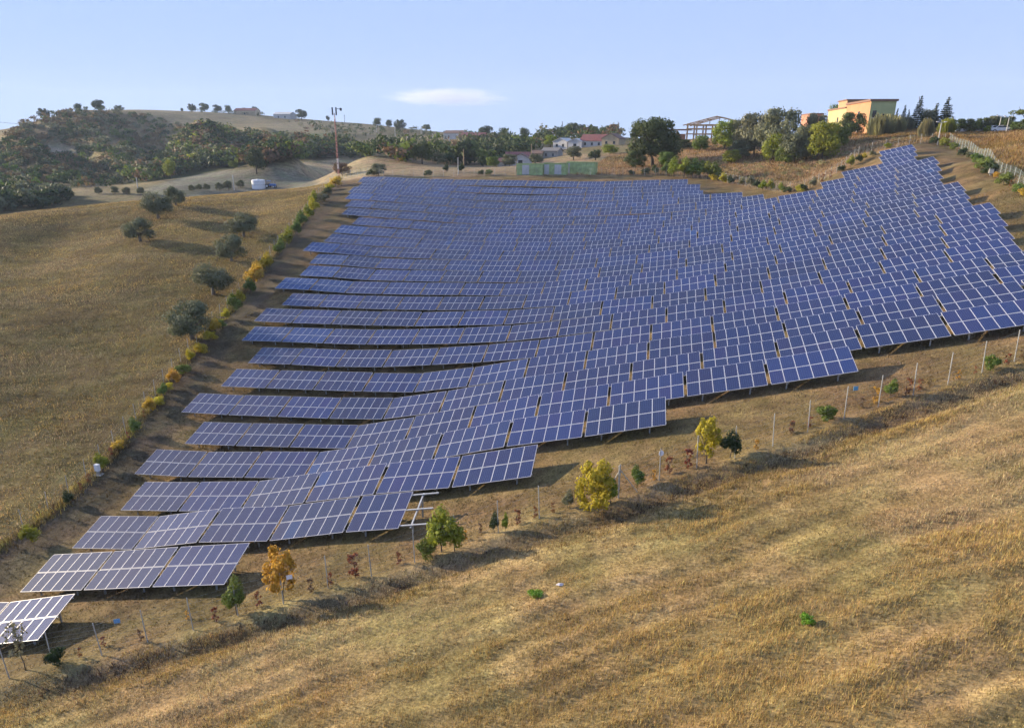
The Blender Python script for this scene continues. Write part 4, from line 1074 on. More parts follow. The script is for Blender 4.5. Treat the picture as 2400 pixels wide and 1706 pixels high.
for i, (px, py, hpx) in enumerate([(159, 460, 20), (231, 455, 17), (270, 455, 19), (297, 456, 18), (331, 456, 18), (450, 448, 15), (467, 446, 15), (485, 446, 16), (515, 446, 19), (535, 445, 22), (564, 440, 19)]):
    tree('olive', 'olive', px, py, hpx, 'small olive, %s from the left in the row beyond the left hill' % ORD[i], .95)

# ------------------------------------------------------------------ houses and other buildings
M_glass = plain('dark_window', (.03, .035, .04), rough=.15, var=.1)
M_tile_r = plain('red_roof', (.20, .07, .065), rough=.85, var=.3, scale=1.5, bump=.4)
M_tile_b = plain('brown_roof', (.16, .095, .07), rough=.85, var=.3, scale=1.5, bump=.4)
M_plaster = plain('white_plaster', (.52, .51, .50), rough=.9, var=.1, scale=.8)
M_cream = plain('cream_plaster', (.46, .36, .23), rough=.9, var=.12, scale=.8)
M_grey = plain('grey_plaster', (.34, .32, .29), rough=.9, var=.2, scale=.8)
def house(px, py, w, d, h, roof_h, rz, wall, roof, label, windows=(), ridge='x', r=None, eave=.35):
    """gabled house: wall, two roof slopes, gables, windows with panes, a door"""
    P, s = at(px, py) if r is None else ray_r(px, py, r)
    P.z = min(gz(P.x + a * w / 2, P.y + b * d / 2) for a in (-1, 0, 1) for b in (-1, 0, 1)) - .1
    e_ = empty('house', P, rz)
    tag(e_, label, 'house', 'village houses behind the containers')
    H = h
    b = MB()
    b.box(-w / 2, w / 2, -d / 2, d / 2, 0, H)
    if ridge == 'x': b.add([(-w / 2, -d / 2, H), (-w / 2, d / 2, H), (-w / 2, 0, H + roof_h), (w / 2, -d / 2, H), (w / 2, d / 2, H), (w / 2, 0, H + roof_h)], [(0, 2, 1), (3, 4, 5)])
    else: b.add([(-w / 2, -d / 2, H), (w / 2, -d / 2, H), (0, -d / 2, H + roof_h), (-w / 2, d / 2, H), (w / 2, d / 2, H), (0, d / 2, H + roof_h)], [(0, 1, 2), (4, 3, 5)])
    b.build('wall', wall, e_)
    for sgn in (-1, 1):
        m = MB()
        if ridge == 'x':
            y0 = sgn * (d / 2 + eave); z0 = H - roof_h * eave / (d / 2)
            v = [(-w / 2 - eave, y0, z0 + .03), (w / 2 + eave, y0, z0 + .03), (w / 2 + eave, 0, H + roof_h + .03), (-w / 2 - eave, 0, H + roof_h + .03)]
        else:
            x0 = sgn * (w / 2 + eave); z0 = H - roof_h * eave / (w / 2)
            v = [(x0, -d / 2 - eave, z0 + .03), (x0, d / 2 + eave, z0 + .03), (0, d / 2 + eave, H + roof_h + .03), (0, -d / 2 - eave, H + roof_h + .03)]
        v += [(a, c, z + .14) for a, c, z in v]
        m.add(v, [(3, 2, 1, 0), (4, 5, 6, 7), (0, 1, 5, 4), (1, 2, 6, 5), (2, 3, 7, 6), (3, 0, 4, 7)])
        m.build('roof_slope', roof, e_)
    for face, u, z, ww, hh in windows:
        m = MB(); fr = MB()
        if face == 'f':
            m.box(u - ww / 2, u + ww / 2, -d / 2 - .03, -d / 2 - .005, z, z + hh); fr.box(u - ww / 2 - .1, u + ww / 2 + .1, -d / 2 - .09, -d / 2 - .002, z - .12, z - .02)
        else:
            sg = -1 if face == 'l' else 1
            x0, x1 = sorted((sg * (w / 2 + .005), sg * (w / 2 + .03))); m.box(x0, x1, u - ww / 2, u + ww / 2, z, z + hh)
            x0, x1 = sorted((sg * (w / 2 + .002), sg * (w / 2 + .09))); fr.box(x0, x1, u - ww / 2 - .1, u + ww / 2 + .1, z - .12, z - .02)
        wo = m.build('window', M_glass, e_); fr.build('sill', M_grey, wo)
    return e_
house(1322, 352, 6.8, 7, 3.5, 1.4, R(-20), M_plaster, M_plaster, 'white gabled house left of the long red roof', [('f', -1.5, 1.5, .9, 1.1), ('f', 1.5, 1.5, .9, 1.1), ('r', 0, 1.5, .9, 1.1)], 'y', r=305)
house(1354, 351, 6.2, 6, 3.0, 1.2, R(-15), M_plaster, M_plaster, 'lower white house joined to the gabled one', [('f', 0, 1.2, 1.4, 1.0)], 'y', r=300)
house(1395, 347, 10.5, 8, 2.9, 2.4, R(-12), M_plaster, M_tile_r, 'white house with a long deep red roof', [('f', -3, 1.1, .9, 1.1), ('f', 0, 1.1, .9, 1.1), ('f', 3, 1.1, .9, 1.1)], 'x', r=300)
house(1437, 347, 7, 7, 3.2, 1.8, R(-14), M_cream, M_tile_b, 'cream house with a dark gable right of the red roof', [('f', -1.6, 1.2, .9, 1), ('f', 1.6, 1.2, .9, 1)], 'y', r=285)
house(1186, 377, 5, 5, 1.8, 1.0, R(10), M_grey, M_tile_r, 'low shed with a rusty red roof, leftmost of the sheds', [('f', 0, .6, .7, .7)], 'x', r=235)
house(1214, 369, 8.5, 6, 2.6, 1.4, R(14), plain('ochre_plaster', (.40, .38, .17), var=.15), M_tile_r, 'ochre shed with a red and white tiled roof', [('f', -2, 1.0, .8, .9)], 'x', r=260)
house(1222, 377, 6.4, 6, 2.4, 1.5, R(8), M_plaster, M_tile_b, 'white shed with a dark open gable before the ochre one', [('f', 0, .7, 1.4, 1.3)], 'y', r=235)
house(1262, 367, 4.2, 4.2, 2.4, 1.0, R(-10), M_cream, M_tile_b, 'small cream shed right of the dark gable', [('f', 0, .9, .7, .8)], 'x', r=262)
house(1294, 370, 6.2, 5, 2.8, 1.0, R(-12), M_grey, plain('grey_roof', (.20, .18, .16), var=.25), 'grey tumbledown shed below the white gabled house', [('f', -1.4, 1.0, .8, .9), ('f', 1.4, 1.0, .8, .9)], 'x', r=262)
house(1112, 333, 14, 9, 4.5, 1.6, R(5), plain('brick_red_wall', (.26, .07, .06), var=.2), M_tile_r, 'distant red building below the skyline tree', [('f', -3, 1.5, 1.2, 1.4), ('f', 3, 1.5, 1.2, 1.4)], 'x', r=430)
house(1068, 321, 15, 9, 4.5, 1.8, R(-8), M_plaster, M_tile_b, 'distant white house left of the red building', [('f', -3, 1.5, 1.2, 1.4), ('f', 3, 1.5, 1.2, 1.4)], 'x', r=520)
house(668, 279, 20, 10, 5, 2.0, R(-5), M_plaster, M_plaster, 'tiny white farmhouse on the far ridge', [('f', -4, 1.5, 1.5, 1.5), ('f', 4, 1.5, 1.5, 1.5)], 'x', r=770)
house(580, 268, 24, 10, 5, 2.5, R(4), M_cream, M_tile_r, 'long far farmhouse with a red roof among the ridge trees', [('f', 0, 1.5, 1.5, 1.5)], 'x', r=800)

# green containers, white panels on their sides
M_cgreen = plain('green_container_paint', (.37, .46, .20), rough=.7, var=.3, scale=1.2)
M_crust = plain('weathered_green', (.17, .24, .07), rough=.8, var=.4, scale=2.5)
for i, (px, py, w, h, rz, whites, lab) in enumerate([(1241, 411, 6.4, 2.7, 6, [(-.95, 1.7)], 'leftmost green site container with one white panel'),
                                                  (1299, 410, 5.6, 2.7, -4, [(-1.95, 1.2), (.9, 1.7)], 'middle green site container with two white panels'),
                                                  (1360, 409, 7.2, 2.9, -8, [(-3.1, .8)], 'rightmost green site container, longest of the three')]):
    P, s = at(px, py)
    e_ = empty('site_container', P - Vector((0, 0, .1)), R(rz))
    tag(e_, lab, 'container', 'green containers behind the upper fence')
    b = MB(); b.box(-w / 2, w / 2, 0, 2.4, .1, h)
    n = int(w / .3)
    b.build('body', M_cgreen, e_)
    for j in range(n):                                   # pressed ribs of the front wall
        x = -w / 2 + (j + .25) * w / n
        MB().box(x, x + w / n * .5, -.04, -.002, .25, h - .15).build('wall_rib', M_cgreen, e_)
    for x, ww in whites:
        MB().box(x - ww / 2, x + ww / 2, -.07, -.045, .2, h - .25).build('white_panel', M_plaster, e_)
    MB().box(-w / 2 - .04, w / 2 + .04, -.05, 2.45, h + .003, h + .1).build('roof_sheet', M_crust, e_)
    MB().box(-w / 2, w / 2, .05, 2.35, -.2, .097).build('skid', M_grey, e_)

# long pastel building on the hilltop
A, sA = ray_r(2034, 290, 205)
B, _ = ray_r(2090, 290, 206.8)
D, _ = ray_r(1963, 290, 243)
ux = Vector((B.x - A.x, B.y - A.y, 0)); wR = ux.length; ux.normalize()
uy = Vector((-ux.y, ux.x, 0))
lenL = (D - A).to_2d().length
zb = min(gz(A.x, A.y), gz(B.x, B.y)) - 1.5
top = ray_r(2034, 232, 205)[0].z
rz_ = math.atan2(ux.y, ux.x)
e_ = empty('apartment_block', Vector((A.x, A.y, zb)), rz_)
tag(e_, 'flat-roofed block with orange, yellow, pink and pale green walls on the hilltop', 'building')
Ht = top - zb - .6
wR *= 1.05
M_or = plain('orange_plaster', (.46, .215, .11), rough=.9, var=.12, scale=.3)
M_pk = plain('pink_plaster', (.44, .20, .13), rough=.9, var=.12, scale=.3)
M_ye = plain('yellow_plaster', (.42, .345, .17), rough=.9, var=.12, scale=.3)
M_gr = plain('pale_green_plaster', (.40, .42, .20), rough=.9, var=.14, scale=.3)
M_pe = plain('penthouse_plaster', (.40, .24, .13), rough=.9, var=.15)
M_rb = plain('brown_fascia', (.20, .11, .075), rough=.85, var=.2)
L1 = lenL * .5; L2 = lenL * .95
MB().box(0, wR, 0, L1, 0, Ht).build('orange_wing', M_or, e_)
MB().box(.02, wR + .02, -.06, -.004, 0, Ht).build('end_wall', M_gr, e_)
MB().box(-.02, wR - .3, L1 + .003, L2, 0, Ht - .8).build('yellow_wing', M_ye, e_)
_pk = [ray_r(x_, 290, 244)[0] - A for x_ in (1894, 1946)]
pkx = sorted(v.dot(ux) for v in _pk); pky = min(v.dot(uy) for v in _pk)
MB().box(pkx[0], min(pkx[1], -.35), pky, pky + 11, 0, Ht - 1.6).build('pink_wing', M_pk, e_)
MB().box(-.35, wR + .35, -.4, L1 + .3, Ht + .003, Ht + .5).build('roof_edge', M_rb, e_)
MB().box(-.3, wR, L1 + .31, L2 + .3, Ht - .797, Ht - .4).build('roof_edge', M_rb, e_)
MB().box(pkx[0] - .2, min(pkx[1], -.35) - .03, pky - .2, pky + 11.2, Ht - 1.597, Ht - 1.3).build('roof_edge', M_rb, e_)
ph = MB().box(.2, 5.2, L1 * 1.05, L1 * 1.05 + 8, Ht - .397, Ht + 1.3).build('penthouse', M_pe, e_)
MB().box(-.1, 5.5, L1 * 1.05 - .3, L1 * 1.05 + 8.3, Ht + 1.303, Ht + 1.6).build('penthouse_roof', M_rb, ph)
def bwin(side, u, z, ww, hh):
    if side == 'l': m = MB().box(-.05, -.005, u - ww / 2, u + ww / 2, z, z + hh); f = MB().box(-.14, -.004, u - ww / 2 - .1, u + ww / 2 + .1, z - .14, z - .01)
    else: m = MB().box(u - ww / 2, u + ww / 2, -.1, -.065, z, z + hh); f = MB().box(u - ww / 2 - .1, u + ww / 2 + .1, -.19, -.064, z - .14, z - .01)
    o = m.build('window', M_glass, e_); f.build('sill', M_plaster, o)
bwin('l', L1 * .42, Ht - 3.6, 1.5, 1.5); bwin('l', L1 * .42, Ht - 7.0, 1.5, 1.5)
bwin('l', L1 + (L2 - L1) * .4, Ht - 4.0, 1.2, 1.0)
bwin('r', 1.15, Ht - 3.9, .9, 1.7); bwin('r', 3.3, Ht - 3.9, .8, .9); bwin('r', 1.15, Ht - 7.6, .9, 1.6)
# antenna of the block
an = link('roof_antenna', MB().tube([(0, 0, 0), (0, 0, 2.2)], .04, 5).mesh('roof_antenna', M_galv), e_, Matrix.Translation((pkx[0] + 3, pky + 3, Ht - 1.3)))

# unfinished timber frame of a barn
P, s = ray_r(1682, 325, 232)
P.z = gz(P.x, P.y) - .2
e_ = empty('timber_frame_barn', P, R(-12))
tag(e_, 'open timber frame of a barn roof above the mound', 'barn frame')
M_wood = plain('raw_timber', (.36, .25, .15), rough=.9, var=.3, scale=3)
bw, bd, bh, br = 17.0, 9.0, ray_r(1682, 294, 232)[0].z - P.z, 2.2
for i in range(7):
    x = -bw / 2 + bw * i / 6
    for y in (-bd / 2, bd / 2):
        MB().box(x - .2, x + .2, y - .2, y + .2, -.5, bh).build('post', M_wood, e_)
    zr = bh + br * (1 - abs(i - 3) / 3 * .9)
    MB().box(x - .1, x + .1, -bd / 2 - .1, bd / 2 + .1, zr + .003, zr + .2).build('tie_beam', M_wood, e_)
    MB().box(x - .09, x + .09, -.1, .1, bh, zr).build('king_post', M_wood, e_)
for y in (-bd / 2, 0, bd / 2):
    MB().tube([(-bw / 2 - 1.5, y, bh - .1), (0, y, bh + br + .25), (bw / 2 + 1.5, y, bh - .1)], .16, 5).build('rafter', M_wood, e_)
for z in (bh * .45, bh * .75, bh - .15):
    for y in (-bd / 2, bd / 2): MB().box(-bw / 2 - .3, bw / 2 + .3, y - .3 , y - .21, z, z + .34).build('girt', M_wood, e_)
MB().box(-bw / 2 - 6.5, -bw / 2 - .5, -bd / 2, bd / 2, bh - 1.5, bh - 1.2).build('lean_to_roof', M_tile_b, e_)
for x in (-bw / 2 - 6.2, -bw / 2 - 3.4): MB().box(x, x + .3, -bd / 2, -bd / 2 + .3, -1, bh - 1.5).build('lean_to_post', M_wood, e_)
MB().box(-bw / 2 - 6.3, -bw / 2 - .6, -bd / 2 + .4, -bd / 2 + .6, -1, bh - 2.6).build('brick_panel', plain('brick_infill', (.24, .13, .08), var=.3), e_)

# white water tank and the blue tractor beside it
P, s = at(607, 443)
e_ = empty('water_tank', P - Vector((0, 0, .1)))
tag(e_, 'white cylindrical water tank at the edge of the grey field', 'tank')
b = MB(); b.tube([(0, 0, 0), (0, 0, 3.0), (0, 0, 3.25)], [2.3, 2.3, 1.9], 18); b.build('tank_body', M_white, e_)
for z in (.2, 1.5, 2.8): MB().tube([(0, 0, z), (0, 0, z + .1)], 2.34, 18).build('hoop', M_galv, e_)
MB().tube([(0, 0, 3.253), (0, 0, 3.5)], .45, 12).build('lid', M_galv, e_)
P, s = at(636, 441)
e_ = empty('tractor', P, R(10))
tag(e_, 'small blue tractor parked right of the white tank', 'tractor')
M_blue = plain('blue_paint', (.06, .16, .42), rough=.45, var=.15); M_rub = plain('rubber', (.03, .03, .03), rough=.9)
MB().box(-.2, 1.7, -.42, .42, .75, 1.45).build('bonnet', M_blue, e_)
cb = MB().box(-1.5, -.22, -.7, .7, .8, 1.2).build('cab_floor', M_blue, e_)
for x in (-1.45, -.3):
    for y in (-.65, .6): MB().box(x, x + .06, y, y + .06, 1.203, 2.4).build('cab_pillar', M_blue, e_)
MB().box(-1.6, -.15, -.75, .75, 2.403, 2.52).build('cab_roof', M_blue, e_)
for x, y, r_ in ((-1.1, -.95, .75), (-1.1, .95, .75), (1.25, -.75, .45), (1.25, .75, .45)):
    w = MB().tube([(x, y - .2, r_), (x, y + .2, r_)], r_, 16).build('wheel', M_rub, e_)
    MB().tube([(x, y - .22, r_), (x, y + .22, r_)], r_ * .5, 12).build('rim', M_white, w)
MB().tube([(1.0, .2, 1.45), (1.0, .2, 2.2)], .05, 6).build('exhaust', M_galv, e_)

# red and white lattice mast
P, s = ray_r(794, 415, 200)
P.z = gz(P.x, P.y)
e_ = empty('lattice_mast', P)
tag(e_, 'slender red lattice mast with antennas on its top', 'mast')
M_red = plain('mast_red', (.40, .17, .14), var=.2); M_mw = plain('mast_white', (.6, .55, .55), var=.15)
Hm = ray_r(794, 265, 200)[0].z - P.z
seg = 12
for i in range(seg):
    z0, z1 = Hm * i / seg, Hm * (i + 1) / seg
    b = MB(); rr = .26 * (1 - .35 * (i + .5) / seg)
    cs = [(rr * math.cos(t), rr * math.sin(t)) for t in (0, 2.094, 4.189)]
    for j in range(3):
        b.tube([(*cs[j], z0), (*cs[j], z1)], .035, 5)
        b.tube([(*cs[j], z0), (*cs[(j + 1) % 3], z1)], .022, 4)
        b.tube([(*cs[(j + 1) % 3], z0), (*cs[j], z1)], .022, 4)
    b.build('lattice_segment', M_red if (i // 2) % 2 == 0 or 4 < i < 11 else M_mw, e_)
M_dk = plain('dark_antenna', (.06, .06, .075), var=.1)
for x, z, h in ((-.55, -.6, 2.3), (.55, -.6, 2.3)):
    MB().box(x - .15, x + .15, -.12, .12, Hm + z, Hm + z + h * .85).build('antenna_panel', M_dk, e_)
MB().tube([(.5, 0, Hm + 1.0), (2.0, 0, Hm + .9)], .07, 5).build('antenna_arm', M_dk, e_)
MB().box(1.7, 2.2, -.15, .15, Hm + .5, Hm + 1.2).build('antenna_panel', M_dk, e_)

# poles
def pole(px, py, topy, r, rad, m, label, cross=None, cat='pole', name='utility_pole', group='poles beyond the park'):
    P, s = ray_r(px, py, r) if r else at(px, py)
    P.z = gz(P.x, P.y)
    h = (py - topy) * s
    e_ = empty(name, P)
    tag(e_, label, cat, group)
    MB().tube([(0, 0, -.5), (0, 0, h)], [rad * 1.15, rad * .8], 8).build('shaft', m, e_)
    if cross: MB().box(-cross, cross, -.07, .07, h - .5, h - .36).build('crossarm', m, e_)
    return e_, h
M_pole = plain('wooden_pole', (.30, .22, .13), rough=.9, var=.3)
M_cpole = plain('concrete_pole', (.5, .49, .47), rough=.9, var=.15)
pole(1087, 396, 352, None, .16, M_pole, 'thick wooden pole standing left of the containers')
pole(1074, 409, 371, None, .10, M_galv, 'grey steel pole beside the thick wooden one')
pole(1245, 384, 340, None, .13, M_pole, 'wooden pole in front of the low sheds')
pole(1210, 402, 375, None, .07, M_pole, 'thin wooden stake left of the containers')
pole(323, 441, 417, None, .13, M_cpole, 'white pole rising from the olive row, left one')
pole(549, 446, 412, None, .13, M_cpole, 'white pole rising from the olive row, right one')
pole(1317, 322, 287, 470, .28, M_dk, 'thin dark aerial on the far skyline above the village')
pole(1305, 322, 298, 470, .15, M_dk, 'shorter thin aerial beside the dark one')
pole(808, 285, 264, 700, .2, M_dk, 'short dark pole on the ridge right of the mast', .9)
for i, (px, py, ty, r) in enumerate([(882, 302, 285, 600), (926, 315, 293, 560), (955, 322, 305, 520), (987, 315, 293, 560), (1015, 335, 315, 470), (1041, 333, 315, 470), (1053, 333, 316, 470), (1071, 333, 316, 470)]):
    pole(px, py, ty, r, .2, M_cpole, 'pale far pole, %s from the left across the distant fields' % ORD[i], .8)
def lamp(px, py, ty, r, label):
    e_, h = pole(px, py, ty, r, .10, M_cpole, label, None, 'lamp post', 'lamp_post', 'lamp posts on the right skyline')
    MB().box(-.75, .75, -.05, .05, h - .05, h + .04).build('arm', M_cpole, e_)
    for x in (-.7, .7): MB().box(x - .22, x + .22, -.14, .14, h + .043, h + .16).build('lamp_head', M_white, e_)
lamp(2197, 340, 290, None, 'tall lamp post at the top corner of the park')
lamp(2339, 311, 275, None, 'lamp post on the right skyline, left of two')
lamp(2358, 311, 277, None, 'lamp post on the right skyline, right of two')

# parked cars on the right skyline
M_carw = plain('white_car_paint', (.7, .7, .72), rough=.3, var=.04)
for i, (px, py, lab) in enumerate([(2252, 312, 'white parked car, leftmost on the right skyline'), (2296, 311, 'white parked car, second from left on the right skyline'), (2330, 310, 'white parked car between the two skyline lamp posts'), (2347, 310, 'white parked car, rightmost on the right skyline')]):
    P, s = at(px, py)
    e_ = empty('parked_car', P, R((20, -10, 15, 160)[i]))
    tag(e_, lab, 'car', 'cars parked on the right skyline')
    v = [(-2.05, .3), (-2.1, .8), (-1.5, .95), (-.9, 1.45), (.7, 1.48), (1.35, .98), (2.0, .85), (2.1, .35)]
    for nm, pr, y0, m in (('body', v, .85, M_carw),):
        n = len(pr)
        MB().add([(x, y, z) for y in (-y0, y0) for x, z in pr], [tuple(range(n)), tuple(range(2 * n - 1, n - 1, -1))] + [(j, (j + 1) % n + 0, (j + 1) % n + n, j + n)[::-1] for j in range(n)]).build(nm, m, e_)
    for sg in (-1, 1): MB().add([(-1.25, sg * .865, 1.0), (1.05, sg * .865, 1.0), (.6, sg * .865, 1.4), (-.8, sg * .865, 1.4)], [(0, 1, 2, 3)]).build('side_window', M_glass, e_)
    for x in (-1.3, 1.3):
        for y in (-.78, .78):
            w = MB().tube([(x, y - .1, .32), (x, y + .1, .32)], .32, 12).build('wheel', M_rub, e_)
            MB().tube([(x, y - .115, .32), (x, y + .115, .32)], .18, 10).build('rim', M_galv, w)

# overhead line at the far left: one pole behind the ridge carries the wire out of the picture
P1 = ray_r(-60, 281, 560)[0]; P2 = ray_r(120, 291, 640)[0]
w = link('overhead_wire', MB().tube([tuple(P1), tuple((P1 + P2) / 2 - Vector((0, 0, 1.2))), tuple(P2)], .09, 4).mesh('overhead_wire', M_dk))
tag(w, 'dark overhead wire crossing the sky at the far left', 'wire')

# ------------------------------------------------------------------ grass
def grass(name, label, X, Y, hgt, wid, tone_col, mix, seed, m, clump=3):
    """upright dry blades, clump blades to a tuft, as one mesh"""
    g = np.random.default_rng(seed)
    n = len(X) * clump
    bx = np.repeat(X, clump) + g.normal(0, .07, n); by = np.repeat(Y, clump) + g.normal(0, .07, n)
    hb = np.repeat(hgt, clump) * g.uniform(.5, 1.15, n)
    bz = ground_z(bx, by)
    nf = (by < fence_y(bx) - .6) & (np.hypot(bx, by) < 80)
    bz = bz + np.where(nf, wobble(bx, by), 0) - np.where(np.hypot(bx, by) < 90, .4 * np.exp(-((fence_y(bx) - by - 2.4) / 1.1) ** 2), 0)
    t = g.uniform(0, 6.283, n)
    lean = hb * g.uniform(.1, .55, n)
    l2 = g.uniform(0, 6.283, n)
    w = wid * g.uniform(.6, 1.3, n)
    pale = g.random(n) < .10                                                  # bleached flowering stalks stand out
    hb = hb * np.where(pale, 1.35, 1.0); w = w * np.where(pale, .8, 1.0)
    V = np.empty((n, 3, 3), np.float32)
    V[:, 0] = np.stack([bx - np.cos(t) * w, by - np.sin(t) * w, bz - .03], 1)
    V[:, 1] = np.stack([bx + np.cos(t) * w, by + np.sin(t) * w, bz - .03], 1)
    V[:, 2] = np.stack([bx + np.cos(l2) * lean + lean * .3, by + np.sin(l2) * lean, bz + hb], 1)
    dark = np.repeat(g.random(len(X)) < .20, clump)[:, None]                 # withered tufts of weeds among the straw
    c = np.repeat(tone_col, clump, 0) * np.where(dark, np.array([.40, .36, .40]), 1.0) * np.where(pale[:, None], np.array([1.45, 1.5, 1.6]), 1.0) * g.uniform(.6, 1.4, (n, 1)) * (1 + g.normal(0, .07, (n, 3)))
    o = link(name, npmesh(name, V.reshape(-1, 3), np.arange(n * 3).reshape(-1, 3), m, color=np.repeat(np.clip(c, .01, .8), 3, 0)))
    return tag(o, label, 'grass', kind='stuff')
def grass_mat():
    m, nt, b = mat('dry_grass')
    N, L = nt.nodes, nt.links
    att = N.new('ShaderNodeAttribute'); att.attribute_name = 'tone'
    L.new(att.outputs['Color'], b.inputs['Base Color'])
    b.inputs['Roughness'].default_value = .8; b.inputs['Specular IOR Level'].default_value = .15
    tr = N.new('ShaderNodeBsdfTranslucent'); L.new(att.outputs['Color'], tr.inputs['Color'])
    ms = N.new('ShaderNodeMixShader'); ms.inputs[0].default_value = .3
    L.new(b.outputs[0], ms.inputs[1]); L.new(tr.outputs[0], ms.inputs[2]); L.new(ms.outputs[0], N['Material Output'].inputs['Surface'])
    return m
M_grass = grass_mat()
def vnoise(x, y, s, seed):
    """smooth value noise for patches"""
    g = np.random.default_rng(seed); T = g.random((64, 64))
    u, v = x / s, y / s
    i, j = np.floor(u).astype(int), np.floor(v).astype(int)
    fu, fv = u - i, v - j
    fu, fv = fu * fu * (3 - 2 * fu), fv * fv * (3 - 2 * fv)
    a = lambda p, q: T[p % 64, q % 64]
    return a(i, j) * (1 - fu) * (1 - fv) + a(i + 1, j) * fu * (1 - fv) + a(i, j + 1) * (1 - fu) * fv + a(i + 1, j + 1) * fu * fv
def fbm(x, y, s, seed): return .55 * vnoise(x, y, s, seed) + .3 * vnoise(x, y, s * .45, seed + 1) + .15 * vnoise(x, y, s * .2, seed + 2)
def scatter(n, x0, x1, y0, y1, seed, cond):
    g = np.random.default_rng(seed)
    x, y = g.uniform(x0, x1, n), g.uniform(y0, y1, n)
    z = ground_z(x, y)
    px, py = pix(x, y, z)
    k = (px > -120) & (px < 2520) & (py > 200) & (py < 1800) & cond(x, y)
    return x[k], y[k]
def straw(x, y, seed, base, golden, pale, green):
    u = x * .902 + y * .432; v = (-x * .432 + y * .902) * 3.2
    a = np.clip((.6 * fbm(u, v, 9, seed) + .4 * fbm(x, y, 1.6, seed + 31) - .40) / .2, 0, 1)[:, None]
    b = np.clip((fbm(x, y, 5, seed + 9) - .45) / .2, 0, 1)[:, None]
    c = np.clip((fbm(u, v, 14, seed + 17) - .52) / .12, 0, 1)[:, None]
    col = np.array(base) * (1 - a) + np.array(golden) * a
    col = col * (1 - .5 * b) + np.array(green) * .5 * b
    return col * (1 - .6 * c) + np.array(pale) * .6 * c, a[:, 0], c[:, 0]
# foreground field
x, y = scatter(540000, -48, 48, 10, 56, 5, lambda x, y: y < fence_y(x) - .4)
col, a, c = straw(x, y, 3, (.320, .226, .102), (.490, .345, .128), (.47, .375, .235), (.28, .215, .085))
keep = np.random.default_rng(1).random(len(x)) < (.55 + .45 * a) * (1 - .4 * c)
x, y, col, a = x[keep], y[keep], col[keep], a[keep]
grass('dry_grass', 'dry straw-coloured grass of the foreground field', x, y, .08 + .11 * a + .09 * fbm(x, y, 3, 77), .012, col, None, 3, M_grass, 3)
# tall tawny grass along the ditch
x, y = scatter(60000, -48, 48, 14, 58, 8, lambda x, y: np.abs(fence_y(x) - y - 3.0) < 2.2 * fbm(x, y, 4, 5) + .5)
col, a, c = straw(x, y, 13, (.20, .145, .06), (.33, .24, .08), (.26, .20, .12), (.13, .13, .04))
_dk = (np.abs(fence_y(x) - y - 2.0) < .9) & (fbm(x, y, 4, 15) > .50)
col = np.where(_dk[:, None], np.array([.075, .048, .034]), col)                 # dead brown weeds standing in the ditch
grass('dry_grass', 'taller tawny grass along the ditch below the fence', x, y, .20 + .32 * fbm(x, y, 2.5, 9), .018, col, None, 4, M_grass, 3)
# inside the park
x, y = scatter(170000, -62, 44, 20, 110, 21, lambda x, y: (y > fence_y(x) + .2) & (x > left_x(y) + .5))
col, a, c = straw(x, y, 23, (.15, .105, .055), (.24, .18, .065), (.26, .19, .13), (.12, .12, .04))
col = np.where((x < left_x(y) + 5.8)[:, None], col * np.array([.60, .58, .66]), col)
grass('park_grass', 'short grass and weeds between and below the panel rows', x, y, .07 + .14 * fbm(x, y, 4, 31), .022, col, None, 6, M_grass, 3)
# left hill
x, y = scatter(420000, -165, -40, 22, 175, 33, lambda x, y: (x < left_x(y) - .3) & (np.hypot(x, y) < 195) & (y < 400))
col, a, c = straw(x, y, 43, (.225, .162, .072), (.45, .320, .118), (.39, .30, .165), (.235, .20, .080))
grass('hill_grass', 'olive brown grass of the left hillside', x, y, .12 + .22 * fbm(x, y, 6, 51), .030, col, None, 9, M_grass, 2)
# mound behind and field at the right
x, y = scatter(120000, -30, 95, 90, 230, 61, lambda x, y: ~inside(park_poly, x, y) & (np.hypot(x, y) < 235))
col, a, c = straw(x, y, 63, (.30, .19, .10), (.40, .255, .12), (.40, .29, .19), (.20, .17, .07))
rt = (x > 38)[:, None]
col = np.where(rt, col * np.array([.86, .82, .62]), col)
grass('mound_grass', 'tall bleached grass of the mound and the field at the right', x, y, .3 + .5 * fbm(x, y, 5, 71), .045, col, None, 12, M_grass, 3)
# rank golden grass along the left fence, under the shrubs
_g = np.random.default_rng(91)
_lp = along(LEFTF, .05)
_bx = np.array([p.x for p in _lp for _ in range(6)]); _by = np.array([p.y for p in _lp for _ in range(6)])
_bx = _bx + _g.normal(.3, .45, len(_bx)); _by = _by + _g.normal(0, .45, len(_by))
_kp = fbm(_bx, _by, 3, 95) > .36
_bx, _by = _bx[_kp], _by[_kp]
col, a, c = straw(_bx, _by, 97, (.24, .18, .08), (.40, .31, .09), (.34, .25, .13), (.22, .23, .05))
grass('fence_grass', 'rank golden grass along the foot of the left fence', _bx, _by, .18 + .42 * fbm(_bx, _by, 2, 99), .030, col, None, 14, M_grass, 2)

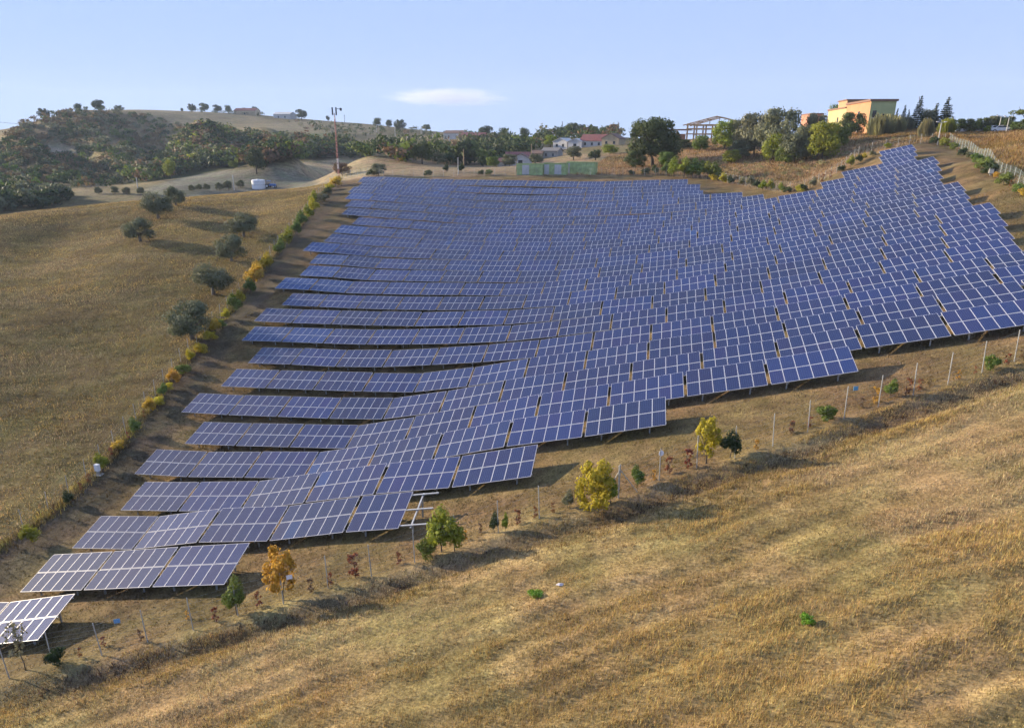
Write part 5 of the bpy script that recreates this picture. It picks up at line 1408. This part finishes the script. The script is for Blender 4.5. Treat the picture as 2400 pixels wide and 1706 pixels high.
# ------------------------------------------------------------------ the lens-shaped cloud and the haze
def cloud():
    C0 = ray_r(1050, 229, 5200)[0]
    sx = 5200 / FL
    az = math.atan2(C0.x, C0.y)
    n, m_ = 48, 20
    V, F = [], []
    g = random.Random(4)
    for i in range(m_ + 1):
        ph = math.pi * i / m_
        for j in range(n):
            t = 2 * math.pi * j / n
            x, y, z = math.sin(ph) * math.cos(t), math.sin(ph) * math.sin(t), math.cos(ph)
            bump = 1 + .12 * math.sin(3 * t + 1) * math.sin(ph)
            V.append((x * 175 * sx * bump + (30 * sx * z if z > 0 else 0), y * 260 * bump, z * (26 if z > 0 else 22) * sx * (1 - .25 * x)))
    for i in range(m_):
        for j in range(n):
            F.append((i * n + j, (i + 1) * n + j, (i + 1) * n + (j + 1) % n, i * n + (j + 1) % n))
    me = npmesh('cloud', np.array(V), np.array(F), bpy.data.materials.new('cloud_vapour'), smooth=True)
    o = link('cloud', me)
    o.location = C0
    o.rotation_euler = (0, 0, -az)
    tag(o, 'small pale lens-shaped cloud above the ridge', 'cloud')
    m = me.materials[0]; m.use_nodes = True
    nt = m.node_tree; N, L = nt.nodes, nt.links
    N.remove(N['Principled BSDF'])
    pv = N.new('ShaderNodeVolumePrincipled')
    pv.inputs['Color'].default_value = (.93, .91, .95, 1); pv.inputs['Anisotropy'].default_value = .2
    tc = N.new('ShaderNodeTexCoord')
    sc = N.new('ShaderNodeVectorMath'); sc.operation = 'MULTIPLY'; sc.inputs[1].default_value = (1 / (175 * sx), 1 / 260, 1 / (25 * sx)); L.new(tc.outputs['Object'], sc.inputs[0])
    ln = N.new('ShaderNodeVectorMath'); ln.operation = 'LENGTH'; L.new(sc.outputs[0], ln.inputs[0])
    st = N.new('ShaderNodeVectorMath'); st.operation = 'MULTIPLY'; st.inputs[1].default_value = (.006, .01, .03); L.new(tc.outputs['Object'], st.inputs[0])
    nz = N.new('ShaderNodeTexNoise'); nz.inputs['Scale'].default_value = 1.0; nz.inputs['Detail'].default_value = 5; L.new(st.outputs[0], nz.inputs['Vector'])
    ad = N.new('ShaderNodeMath'); ad.operation = 'MULTIPLY_ADD'; ad.inputs[1].default_value = .9; L.new(nz.outputs[0], ad.inputs[0]); L.new(ln.outputs['Value'], ad.inputs[2])
    mr = N.new('ShaderNodeMapRange'); mr.interpolation_type = 'SMOOTHSTEP'
    mr.inputs[1].default_value = 1.35; mr.inputs[2].default_value = .5; mr.inputs[3].default_value = 0; mr.inputs[4].default_value = .0055
    L.new(ad.outputs[0], mr.inputs[0]); L.new(mr.outputs[0], pv.inputs['Density'])
    L.new(pv.outputs[0], N['Material Output'].inputs['Volume'])
cloud()
HAZE = 0.00015
def haze():
    lo = float(VZ.min()) - 1.0
    hi = max(CAMZ + 60, float(VZ.max()) + 30)
    o = link('haze', MB().box(-3300, 3300, -400, 3300, lo, hi).mesh('haze', bpy.data.materials.new('haze_air')))
    tag(o, kind='stuff')
    m = o.data.materials[0]; m.use_nodes = True
    nt = m.node_tree
    nt.nodes.remove(nt.nodes['Principled BSDF'])
    pv = nt.nodes.new('ShaderNodeVolumePrincipled')
    pv.inputs['Color'].default_value = (.70, .82, 1.0, 1)
    pv.inputs['Density'].default_value = HAZE
    pv.inputs['Anisotropy'].default_value = 0.0
    nt.links.new(pv.outputs[0], nt.nodes['Material Output'].inputs['Volume'])
haze()
